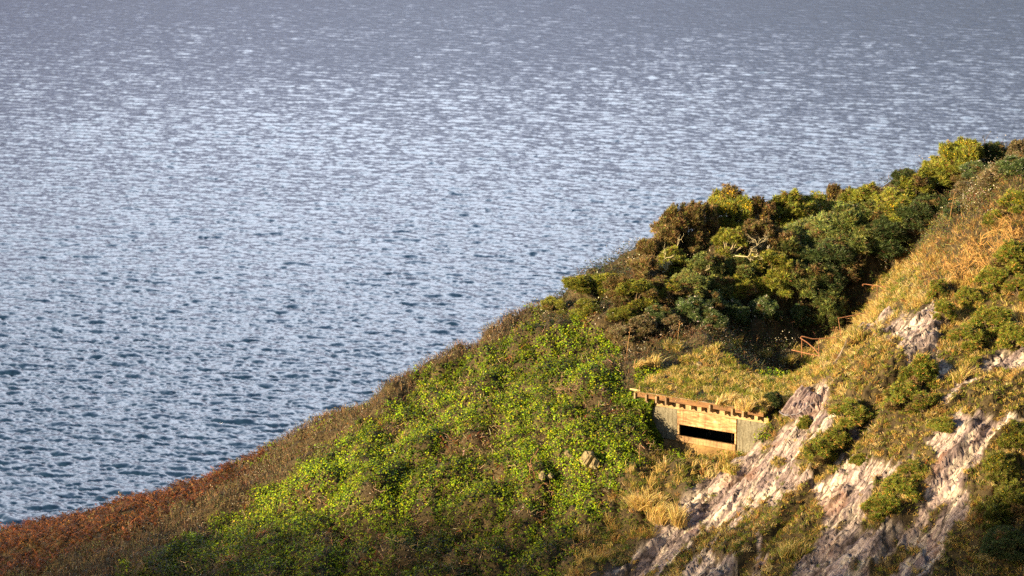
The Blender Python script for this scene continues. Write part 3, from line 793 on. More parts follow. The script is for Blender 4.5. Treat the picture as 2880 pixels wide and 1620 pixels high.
PTS, ON = cand(3600000)
vis = in_view(PTS); keep = vis | (rng.random(len(PTS)) < 0.04)
PTS, ON = PTS[keep], ON[keep]
ZN = classify(PTS, ON)
NRM = normal(PTS[:, 0], PTS[:, 1])
NRM[ON] = (0, 0, 1)
AREA = (51 * 49 / 3600000) / 0.34                     # square metres of slope per candidate
UP = np.array([0, 0, 1.0])
used = np.zeros(len(PTS), bool)
def pick(zone, per_m2, dens=None):
    """indices of points in a zone at about per_m2 per square metre, thinned by dens (0..1)"""
    m = np.isin(ZN, zone if isinstance(zone, (list, tuple)) else [zone])
    idx = np.nonzero(m)[0]
    p = per_m2 * AREA
    rep = int(math.ceil(p))
    idx = np.tile(idx, rep); pr = np.full(len(idx), p / rep)
    if dens is not None: pr = pr * dens[idx]
    return idx[rng.random(len(idx)) < pr]
def jit(idx, h0, h1, pw=1.0, side=0.04):
    p = PTS[idx] + NRM[idx] * (h0 + (h1 - h0) * rng.random((len(idx), 1)) ** pw)
    return p + rng.normal(size=p.shape) * side
N1 = fbm(PTS[:, 0] / 1.6, PTS[:, 1] / 1.6, PTS[:, 2] / 1.6, oct=3, seed=101)      # patchiness, ~1.5 m
N2 = fbm(PTS[:, 0] / 0.6, PTS[:, 1] / 0.6, PTS[:, 2] / 0.6, oct=2, seed=111)      # ~0.5 m
N3 = fbm(PTS[:, 0] / 5, PTS[:, 1] / 5, PTS[:, 2] / 5, oct=2, seed=121)
N4 = fbm(PTS[:, 0] / .30, PTS[:, 1] / .30, PTS[:, 2] / .30, oct=2, seed=131)    # single clumps
PU, PV = proj(PTS)

MV = interp(mound, PTS[:, 0], PTS[:, 1])                                # creases between the swells of growth
# dead patches inside the ivy
CREASE = smooth(0.34, 0.02, MV)
DEADP = np.clip(smooth(0.28, 0.60, N1 + 0.25 * N2) + .42 * CREASE, 0, 1)
FOOT_SHADE = smooth(1380, 1600, PV + 0.10 * (PU - 1200))                  # foot of the bank: shade put into darker leaves and browner growth
# ---- ivy
c = Cover()
ivy_d = np.clip(1.05 - 0.95 * DEADP, 0, 1) * (1 - .25 * FOOT_SHADE) * smooth(-.75, .15, N4)
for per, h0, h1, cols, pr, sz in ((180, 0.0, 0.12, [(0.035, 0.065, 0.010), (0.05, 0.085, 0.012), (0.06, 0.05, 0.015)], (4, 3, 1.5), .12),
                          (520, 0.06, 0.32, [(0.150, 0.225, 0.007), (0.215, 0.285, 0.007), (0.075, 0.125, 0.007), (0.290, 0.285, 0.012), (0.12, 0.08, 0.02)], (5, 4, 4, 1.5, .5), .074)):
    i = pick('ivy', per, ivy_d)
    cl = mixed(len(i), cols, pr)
    # brightness varies by clump; painted shade darkens the foot
    k = (smooth(-.4, .5, N2[i] + .6 * N3[i] + .5 * N4[i]) * .85 + .56 - .30 * FOOT_SHADE[i])[:, None]
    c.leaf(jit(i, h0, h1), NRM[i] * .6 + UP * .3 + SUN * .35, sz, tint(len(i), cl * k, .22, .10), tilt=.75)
i = pick('heath', 300, smooth(.22, .5, N3 + .45 * N1) * smooth(500, 900, PU) * smooth(-.75, .15, N4)); c.leaf(jit(i, .05, .34), NRM[i] * .6 + UP * .3 + SUN * .35, .08, tint(len(i), mixed(len(i), [(0.150, 0.215, 0.008), (0.19, 0.24, 0.010), (0.075, 0.115, 0.010)], (3, 2, 2)), .25), tilt=.75)
i = pick('hollow', 130, smooth(-.3, .3, N1)); c.leaf(jit(i, 0, .2), NRM[i] + UP, .09, tint(len(i), (0.065, 0.095, 0.012)), tilt=.8)
i = pick('scrub', 40, smooth(.0, .4, N2)); c.leaf(jit(i, 0, .3), NRM[i] + UP, .09, tint(len(i), (0.05, 0.075, 0.012)), tilt=.8)
i = pick('roof', 60, smooth(.1, .4, N1)); c.leaf(jit(i, 0, .12), NRM[i] + UP, .07, tint(len(i), (0.08, 0.12, 0.015)), tilt=.6)
# ivy hanging round the left end of the lookout's wall
n = 13000; q = rng.random((n, 3)); zz = -.30 - 2.0 * q[:, 2]
edge = 0.88 + .22 * np.sin(zz * 2.2 + .6) + .28 * smooth(-1.0, -2.2, zz)
xx = -1.0 + (edge + 1.0) * q[:, 0] ** .6; yy = -.03 - (.15 + .75 * smooth(.9, -.8, xx - edge + .6)) * q[:, 1]
hp = hut_world(xx, yy, zz); cl = mixed(n, [(0.06, 0.095, 0.010), (0.10, 0.15, 0.010), (0.15, 0.19, 0.010)], (4, 3, 2))
c.leaf(hp, np.tile(-hy, (n, 1)) + hx * .5 + UP * .3, .10, tint(n, cl, .25), tilt=.8)
link("ivy", c.mesh("ivy", M_IVY), kind="stuff", label="yellow green ivy covering the bank left of the lookout", cat="ivy")

# ---- bracken, dead and rust coloured
def fronds(c, base, up, n_pin=9, L=0.6, col=(0.2, 0.07, 0.02)):
    n = len(base)
    az = rng.uniform(0, 2 * math.pi, n); out = np.stack([np.cos(az), np.sin(az), np.zeros(n)], 1)
    L = L * (.6 + .8 * rng.random((n, 1)))
    s = np.linspace(0.15, 1, n_pin)
    pos = base[:, None] + up[:, None] * (L[:, None] * (s - .45 * s ** 2)[None, :, None] * 1.1) + out[:, None] * (L[:, None] * (.75 * s ** 1.8)[None, :, None])
    side = np.cross(out, UP)
    cols = tint(n, col, .35, .12)
    v, f, cc, k = [], [], [], 0
    for sg in (-1, 1):
        w = (0.30 * L[:, None] * (1.05 - s)[None, :, None] + .02)
        tip = pos + side[:, None] * sg * w + rng.normal(size=pos.shape) * .03 - UP * w * .35
        a = pos + out[:, None] * .025; b = pos - out[:, None] * .025 - UP * .01
        vv = np.stack([a, b, tip], 2).reshape(-1, 3); m = len(vv) // 3
        c.tris(vv, np.arange(3 * m).reshape(m, 3), np.repeat(np.repeat(cols, n_pin, 0), 3, 0))
c = Cover()
RUST = [(0.175, 0.062, 0.018), (0.12, 0.042, 0.014), (0.235, 0.10, 0.032), (0.09, 0.045, 0.02)]
i = pick('bracken', 60); fronds(c, jit(i, -.12, .04), unit(NRM[i] * .7 + UP * .7), 8, .36, mixed(len(i), RUST, (3, 4, 1, 3)))
i = pick('bracken', 8, smooth(.1, .5, N2)); fronds(c, jit(i, -.05, .04), unit(NRM[i] * .7 + UP * .7), 8, .36, mixed(len(i), [(0.19, 0.13, 0.05), (0.12, 0.11, 0.03)], (3, 1)))
i = pick('ivy', 17, smooth(.28, .55, N1 + .25 * N2) * (.6 + .4 * FOOT_SHADE)); fronds(c, jit(i, .0, .15), unit(NRM[i] * .6 + UP), 8, .45, mixed(len(i), RUST, (3, 3, 1, 2)))
i = pick(['heath', 'scrub', 'upper'], 7, smooth(.35, .6, N1)); fronds(c, jit(i, 0, .1), unit(NRM[i] * .6 + UP), 8, .42, mixed(len(i), RUST, (3, 2, 2, 2)))
i = pick(['thicket'], 5, smooth(.3, .6, N2)); fronds(c, jit(i, 0, .1), unit(NRM[i] * .6 + UP), 8, .5, mixed(len(i), RUST, (2, 3, 1, 4)))
i = pick(['rockveg', 'slope'], 3, smooth(.35, .6, N1)); fronds(c, jit(i, 0, .05), unit(NRM[i] * .6 + UP), 7, .35, mixed(len(i), RUST, (2, 2, 2, 2)))
link("bracken", c.mesh("bracken", M_FROND), kind="stuff", label="rust brown dead bracken along the lower left edge of the hillside", cat="bracken")

# ---- heathy scrub: brown twigs, small leaves
c = Cover()
BR = [(0.12, 0.075, 0.040), (0.085, 0.055, 0.032), (0.17, 0.115, 0.06), (0.10, 0.085, 0.030), (0.075, 0.085, 0.025)]
i = pick('heath', 120); c.blade(jit(i, -.02, .12), unit(NRM[i] * .6 + UP + .8 * rng.normal(size=(len(i), 3)) * .6), .30, .020, tint(len(i), mixed(len(i), BR, (4, 3, 2, 1, 0)), .3))
i = pick('heath', 150); c.leaf(jit(i, .08, .38), NRM[i] + UP, .055, tint(len(i), mixed(len(i), BR, (3, 2, 3, 3, 3)), .3), tilt=1.2)
i = pick('scrub', 80); c.blade(jit(i, -.02, .25), unit(NRM[i] * .6 + UP + .8 * rng.normal(size=(len(i), 3)) * .6), .26, .018, tint(len(i), mixed(len(i), BR, (4, 3, 3, 1, 0)), .3))
i = pick('scrub', 200); c.leaf(jit(i, .02, .45), NRM[i] + UP, .055, tint(len(i), mixed(len(i), BR, (3, 2, 2, 3, 2)), .3), tilt=1.2)
i = pick('upper', 55); c.blade(jit(i, -.02, .2), unit(NRM[i] * .6 + UP + .8 * rng.normal(size=(len(i), 3)) * .6), .34, .020, tint(len(i), mixed(len(i), BR, (3, 2, 3, 2, 1)), .3))
i = pick('upper', 150); c.leaf(jit(i, .05, .40), NRM[i] + UP, .06, tint(len(i), mixed(len(i), BR + [(0.12, 0.13, 0.02)], (2, 1, 1, 3, 4, 6)), .3), tilt=1.2)
i = pick('ivy', 75, np.maximum(DEADP, .5 * FOOT_SHADE)); c.blade(jit(i, -.02, .2), unit(NRM[i] * .8 + .6 * rng.normal(size=(len(i), 3))), .28, .018, tint(len(i), mixed(len(i), BR, (4, 3, 3, 1, 0)), .3))
i = pick('ivy', 80, np.maximum(DEADP, .6 * FOOT_SHADE)); c.leaf(jit(i, .02, .3), NRM[i] + UP, .06, tint(len(i), mixed(len(i), BR, (3, 3, 2, 2, 2)), .3), tilt=1.1)
i = pick('ivy', 60, DEADP); c.blade(jit(i, .0, .25), unit(NRM[i] * .6 + .8 * rng.normal(size=(len(i), 3))), .34, .020, tint(len(i), mixed(len(i), [(0.30, 0.21, 0.115), (0.22, 0.14, 0.07), (0.36, 0.29, 0.19)], (3, 3, 1)), .3))
i = pick('heath', 130, smooth(.05, .4, -N1)); c.leaf(jit(i, .08, .36), NRM[i] + UP, .06, tint(len(i), mixed(len(i), [(0.085, 0.10, 0.03), (0.12, 0.13, 0.04), (0.05, 0.06, 0.02)], (3, 2, 2)), .3), tilt=1.1)
i = pick('hollow', 90); c.leaf(jit(i, .02, .2), NRM[i] + UP, .06, tint(len(i), mixed(len(i), BR, (3, 3, 2, 2, 2)), .3), tilt=1.1)
link("heath_scrub", c.mesh("heath_scrub", M_TWIG), kind="stuff", label="low brown twiggy scrub along the edge of the hill above the sea", cat="scrub")

# ---- pale seed heads and lichened twig ends
c = Cover()
PALE = [(0.42, 0.37, 0.26), (0.32, 0.28, 0.19), (0.50, 0.47, 0.38)]
pd = smooth(.10, .5, N1 + .5 * N2)
i = pick('heath', 95, pd * (.25 + .75 * smooth(150, 700, PU))); c.leaf(jit(i, .22, .44, side=.03), NRM[i] + UP, .042, tint(len(i), mixed(len(i), PALE, (3, 3, 1)), .25, .04), tilt=1.4)
i = pick('scrub', 90, pd); c.leaf(jit(i, .25, .55, side=.03), NRM[i] + UP, .045, tint(len(i), mixed(len(i), PALE, (3, 3, 2)), .25, .04), tilt=1.4)
i = pick('upper', 90, smooth(.25, .55, N1 + .4 * N2)); c.leaf(jit(i, .25, .5, side=.03), NRM[i] + UP, .05, tint(len(i), mixed(len(i), PALE, (3, 2, 2)), .25, .04), tilt=1.4)
i = pick('ivy', 30, smooth(.45, .7, N1 + .2 * N2)); c.leaf(jit(i, .15, .36, side=.03), NRM[i] + UP, .042, tint(len(i), mixed(len(i), PALE, (2, 3, 1)), .25, .04), tilt=1.4)
i = pick('thicket', 70, smooth(.25, .6, N1 + .5 * N2)); c.leaf(jit(i, .3, .9, side=.05), NRM[i] + UP, .05, tint(len(i), mixed(len(i), PALE, (3, 2, 3)), .25, .04), tilt=1.4)
link("seed_heads", c.mesh("seed_heads", M_TWIG), kind="stuff", label="whitish fluffy seed heads scattered through the scrub", cat="seed heads")

# ---- undergrowth of the thicket
c = Cover()
UG = [(0.035, 0.055, 0.015), (0.05, 0.075, 0.018), (0.065, 0.06, 0.02), (0.09, 0.055, 0.025), (0.09, 0.12, 0.02)]
i = pick('thicket', 260); c.leaf(jit(i, 0, .5), NRM[i] + UP, .075, tint(len(i), mixed(len(i), UG, (4, 4, 3, 2, 1)), .3), tilt=1.0)
i = pick('thicket', 25); c.blade(jit(i, 0, .35), unit(NRM[i] + .8 * rng.normal(size=(len(i), 3))), .40, .018, tint(len(i), mixed(len(i), BR, (4, 3, 2, 1, 1)), .3))
i = pick('scrub', 60, smooth(-.3, .2, -N1)); c.leaf(jit(i, .1, .5), NRM[i] + UP, .07, tint(len(i), mixed(len(i), UG, (4, 4, 3, 2, 1)), .3), tilt=1.0)
i = pick('upper', 170); c.leaf(jit(i, .05, .42), NRM[i] + UP, .07, tint(len(i), mixed(len(i), UG + [(0.17, 0.18, 0.02)], (2, 4, 2, 2, 5, 3)), .3), tilt=1.0)
link("undergrowth", c.mesh("undergrowth", M_IVY), kind="stuff", label="dark leafy undergrowth between the gorse bushes and down into the gully", cat="undergrowth")

# ---- grass
GREEN = [(0.17, 0.205, 0.028), (0.26, 0.27, 0.036), (0.11, 0.15, 0.022)]
STRAW = [(0.56, 0.41, 0.13), (0.47, 0.33, 0.095), (0.64, 0.50, 0.23), (0.42, 0.235, 0.075)]
def tufts(c, i, nb, L, wdt, cols, pr, spread=.55, rad=.06, bend=.7, lean=None):
    n = len(i)
    if n == 0: return
    ii = np.repeat(i, nb)
    base = np.repeat(jit(i, -.03, .02, side=.03), nb, 0) + rng.normal(size=(n * nb, 3)) * rad * np.array([1, 1, .3])
    d = unit(UP * .9 + np.repeat(NRM[i], nb, 0) * .35 + spread * rng.normal(size=(n * nb, 3)) * np.array([1, 1, .4]) + (0 if lean is None else lean))
    Ls = np.repeat(L * (.6 + .8 * rng.random(n)), nb) * (.55 + .6 * rng.random(n * nb))
    tc_ = np.repeat(mixed(n, cols, pr), nb, 0)
    c.blade(base, d, Ls, wdt, tint(n * nb, tc_, .25, .08), bend=bend, down=np.array([0.1, -.1, -.6]))
c = Cover()
ALLG = GREEN + STRAW
gp = smooth(-.35, .35, N1)
tufts(c, pick('roof', 46), 13, .32, .018, ALLG, (4, 6, 1, 4, 3, 3, 1), spread=.7)
tufts(c, pick('slope', 32), 12, .30, .018, ALLG, (3, 4, 1.5, 4, 3, 3, 1))
tufts(c, pick('rockveg', 46), 11, .24, .018, ALLG, (3, 4, 2, 3, 3, 2, 2))
tufts(c, pick('hollow', 24), 12, .34, .018, ALLG, (4, 3, 3, 3, 2, 1, 1))
tufts(c, pick('straw', 16), 11, .26, .018, ALLG, (1, 1, 1, 4, 4, 3, 4))
tufts(c, pick('upper', 6), 10, .30, .018, ALLG, (2, 2, 1, 3, 3, 1, 2))
i = pick('slope', 130, smooth(-.4, .3, -N2)); c.leaf(jit(i, 0, .10), NRM[i] + UP, .06, tint(len(i), mixed(len(i), GREEN, (2, 3, 1)), .25), tilt=.8)
i = pick('rockveg', 150, smooth(-.4, .3, -N2)); c.leaf(jit(i, 0, .08), NRM[i] + UP, .06, tint(len(i), mixed(len(i), GREEN + [(0.13, .07, .025)], (2, 2, 1, 2)), .25), tilt=.8)
n = 900; xx = rng.random(n) * (HUT_LEN + .1); bp_ = hut_world(xx, -.36 + .25 * rng.random(n), .04 + .03 * rng.random(n))
dens = fbm(xx * 1.2, xx * 0, oct=2, seed=9) + rng.random(n) * .8 > .25
bp_ = bp_[dens]; n = len(bp_); ii = np.repeat(np.arange(n), 5)
c.blade(bp_[ii] + rng.normal(size=(5 * n, 3)) * .03, unit(UP * .7 - hy * .5 + .5 * rng.normal(size=(5 * n, 3))), .20, .016, tint(5 * n, mixed(n, ALLG, (3, 4, 2, 3, 2, 2, 1))[ii], .25), bend=1.0, down=np.array([0, -.2, -.8]))
link("short_grass", c.mesh("short_grass", M_GRASS), kind="stuff", label="golden and green rough grass on the turf roof and the sunlit slope", cat="grass")
c = Cover()
sp_ = smooth(.0, .35, N1 + .3 * N2)
tufts(c, pick('slope', 11, sp_), 34, .50, .016, STRAW, (4, 2, 3, 1), rad=.09)
tufts(c, pick('rockveg', 7, sp_), 30, .42, .016, STRAW, (4, 3, 2, 3), rad=.08)
tufts(c, pick('hollow', 7, smooth(-.1, .35, N2)), 34, .72, .016, STRAW, (4, 4, 2, 2), spread=.35, rad=.10)
tufts(c, pick('straw', 5, sp_), 26, .40, .016, STRAW, (4, 2, 3, 1), rad=.08)
tufts(c, pick('roof', 5.0, sp_), 30, .44, .016, STRAW + GREEN, (4, 2, 3, 1, 2, 3, 0), rad=.08)
tufts(c, pick('rock', 1.3, smooth(-.2, .4, N2)), 16, .20, .016, STRAW + GREEN, (3, 2, 2, 2, 2, 2, 1), rad=.05)
# brittle orange twigs of the dead gorse
i = pick('straw', 95); c.blade(jit(i, -.02, .2), unit(NRM[i] * .7 + UP * .4 + .75 * rng.normal(size=(len(i), 3))), .36, .020, tint(len(i), mixed(len(i), [(0.42, 0.26, 0.085), (0.32, 0.17, 0.05), (0.50, 0.36, 0.16), (0.13, .13, .03)], (3, 2, 2, 2)), .25))
i = pick(['rockveg', 'slope'], 60, smooth(.25, .5, -N1)); c.blade(jit(i, -.02, .12), unit(NRM[i] * .7 + UP * .4 + .7 * rng.normal(size=(len(i), 3))), .24, .016, tint(len(i), mixed(len(i), [(0.36, 0.19, 0.06), (0.24, 0.12, 0.04)], (3, 3)), .25))
link("long_straw_grass", c.mesh("long_straw_grass", M_GRASS), kind="stuff", label="long straw coloured grass in clumps on the slope and in the hollow", cat="grass")
# ------------------------------------------------------------------ gorse bushes, each one a thing
def add_needles(c, ctr, rad, n, cols, pr, L=.13, w=.022, up_bias=.25, flat=1.0, deep=.45, k_tint=1.0):
    """one lobe of foliage: tufts of short stiff needles standing out of an ellipsoid"""
    d = rnd_dirs(n); d[:, 2] = np.abs(d[:, 2]) * (rng.random(n) < .85) * 1.0 + d[:, 2] * 0 + np.where(rng.random(n) < .18, -.5 * np.abs(d[:, 2]), 0)
    d = unit(d)
    r = rad * (1 - deep * rng.random(n) ** 2)
    p = ctr + d * r[:, None] * np.array([1, 1, flat])
    k = 5
    cc = tint(n, mixed(n, np.array(cols) * k_tint * 1.36, pr), .28, .10)
    dd = unit(np.repeat(d, k, 0) + up_bias * UP + .75 * rng.normal(size=(n * k, 3)))
    b = np.repeat(p, k, 0)
    s = unit(np.cross(dd, rnd_dirs(n * k))) * w * .5
    Ls = (L * (.6 + .8 * rng.random((n * k, 1))))
    v = np.stack([b - s, b + s, b + dd * Ls], 1).reshape(-1, 3)
    c.tris(v, np.arange(3 * n * k).reshape(-1, 3), np.repeat(np.repeat(cc, k, 0), 3, 0))

GG = {  # needle colours by kind
    'green': ([(0.070, 0.095, 0.030), (0.110, 0.135, 0.036), (0.165, 0.175, 0.040), (0.10, 0.06, 0.025)], (3, 4, 2, .6)),
    'dark': ([(0.030, 0.048, 0.016), (0.045, 0.065, 0.020), (0.07, 0.085, 0.022), (0.06, 0.04, 0.02)], (4, 4, 1.5, .8)),
    'olive': ([(0.130, 0.145, 0.022), (0.185, 0.185, 0.022), (0.080, 0.095, 0.018), (0.15, 0.085, 0.03)], (4, 3, 2, 1)),
    'brown': ([(0.125, 0.080, 0.032), (0.088, 0.055, 0.024), (0.17, 0.12, 0.05), (0.095, 0.100, 0.022)], (4, 3, 2, 3)),
    'yellow': ([(0.170, 0.170, 0.018), (0.110, 0.125, 0.020), (0.075, 0.090, 0.018), (0.16, 0.09, 0.03)], (4, 4, 2, .8)),
    'slope': ([(0.080, 0.105, 0.016), (0.120, 0.145, 0.018), (0.175, 0.180, 0.024), (0.30, 0.165, 0.045)], (4, 4, 2, 1.6)),
    'bramble': ([(0.120, 0.085, 0.045), (0.165, 0.125, 0.065), (0.080, 0.085, 0.028), (0.34, 0.30, 0.21)], (4, 3, 3, .8)),
    'leafy': ([(0.060, 0.092, 0.030), (0.095, 0.130, 0.040), (0.040, 0.062, 0.022), (0.36, 0.35, 0.28)], (4, 3, 3, .5)),
    'broom': ([(0.090, 0.105, 0.016), (0.130, 0.135, 0.018), (0.060, 0.075, 0.016), (0.13, 0.085, 0.03)], (4, 3, 2, 1.5)),
}
def bush_meshes(kind, seed, flower=0.0, open_=0.0):
    """unit bush (about 1 m across, 0.8 m high): branches, needles, flowers"""
    r = np.random.default_rng(seed)
    nl = 20 if open_ < .5 else 14
    cen, rad = [], []
    for k in range(nl):
        a = r.uniform(0, 2 * math.pi); q = math.sqrt(r.uniform(0.02, 1)) * .40
        h = (.62 - .95 * q * q * 1.6) * r.uniform(.70, 1.25) + .05
        cen.append((q * math.cos(a), q * math.sin(a), max(.10, h))); rad.append(r.uniform(.09, .19) * (1 - .25 * open_))
    cen.append((0.02, -.03, .62)); rad.append(.17)
    for k in range(8 if open_ < .5 else 2):
        a = r.uniform(0, 6.28); q = r.uniform(.30, .46); cen.append((q * math.cos(a), q * math.sin(a), r.uniform(.04, .22))); rad.append(r.uniform(.12, .18))
    br = MB()
    for (x, y, z), R in zip(cen, rad):
        t = np.linspace(0, 1, 7)[:, None]
        a = np.array([r.normal() * .05, r.normal() * .05, -.12]); b = np.array([x, y, z])
        mid = np.array([x * .45 + r.normal() * .07, y * .45 + r.normal() * .07, z * .45])
        pts = (1 - t) ** 2 * a + 2 * t * (1 - t) * mid + t * t * b + r.normal(size=(7, 3)) * .012
        br.tube(pts, np.linspace(.022, .006, 7), 5)
    mcol = (0.30, 0.25, 0.15) if open_ > .5 else (0.15, 0.11, 0.065)
    br.c = [np.broadcast_to(np.array(mcol), (len(v), 3)) for v in br.v]
    c = Cover(); cols, pr = GG[kind]
    for (ctr, R) in zip(cen, rad):
        brown = r.random() < (.35 if kind == 'brown' else .10)
        cc, pp = (GG['brown'] if brown else (cols, pr))
        add_needles(c, np.array(ctr), R, int(250 * (R / .17) ** 1.7), cc, pp, L=.085, w=.017, k_tint=r.uniform(.65, 1.4))
        # leading shoots that break the outline
        for _ in range(r.integers(2, 5)):
            sd_ = unit(np.array([r.normal(), r.normal(), abs(r.normal()) + .9])); sb = np.array(ctr) + sd_ * R * .8
            for t_ in (.0, .05, .10): add_needles(c, sb + sd_ * t_, .035, 9, cc, pp, L=.06, w=.016, k_tint=r.uniform(.9, 1.4))
    fl = None
    if flower > 0:
        fl = Cover()
        for (ctr, R) in zip(cen, rad):
            if ctr[2] < .36 and flower < .9: continue
            n = int(120 * flower * (R / .17) ** 2)
            d = rnd_dirs(n); d[:, 2] = np.abs(d[:, 2]); p = np.array(ctr) + d * R * 1.16
            fl.leaf(p, d, .036, tint(n, (0.50, 0.34, 0.010), .2, .06), tilt=1.0)
        fl = fl.mesh("blossom", M_PETAL)
    return br.mesh("branches", M_TWIG), c.mesh("foliage", M_NEEDLE), fl
VAR = {}
def bush(name, kind, var, u, v, width, label, cat="gorse bush", group=None, flower=0.0, open_=0.0, hgt=1.0, sink=0.06, lift_px=None):
    key = (kind, var, flower, open_)
    if key not in VAR: VAR[key] = bush_meshes(kind, hash((kind == 'x', var)) % 1000 + 31 * var + sum(map(ord, kind)), flower, open_)
    lp = (0.36 * width * hgt * 66) if lift_px is None else lift_px
    p = raycast(u, v + lp)
    o = empty(name, p - np.array([0, 0, sink * width]), label, cat, group, rz=random.uniform(0, 6.28))
    o.scale = (width * random.uniform(.95, 1.3), width * random.uniform(.8, 1.05), width * 1.05 * hgt)
    b, f, fl = VAR[key]
    link("branches", b, o); link("foliage", f, o)
    if fl: link("blossom", fl, o)
    return o
G1, G2, G3 = "gorse bushes of the thicket on the spur", "gorse bushes on the rock slope", "gorse bushes in the shaded gully"
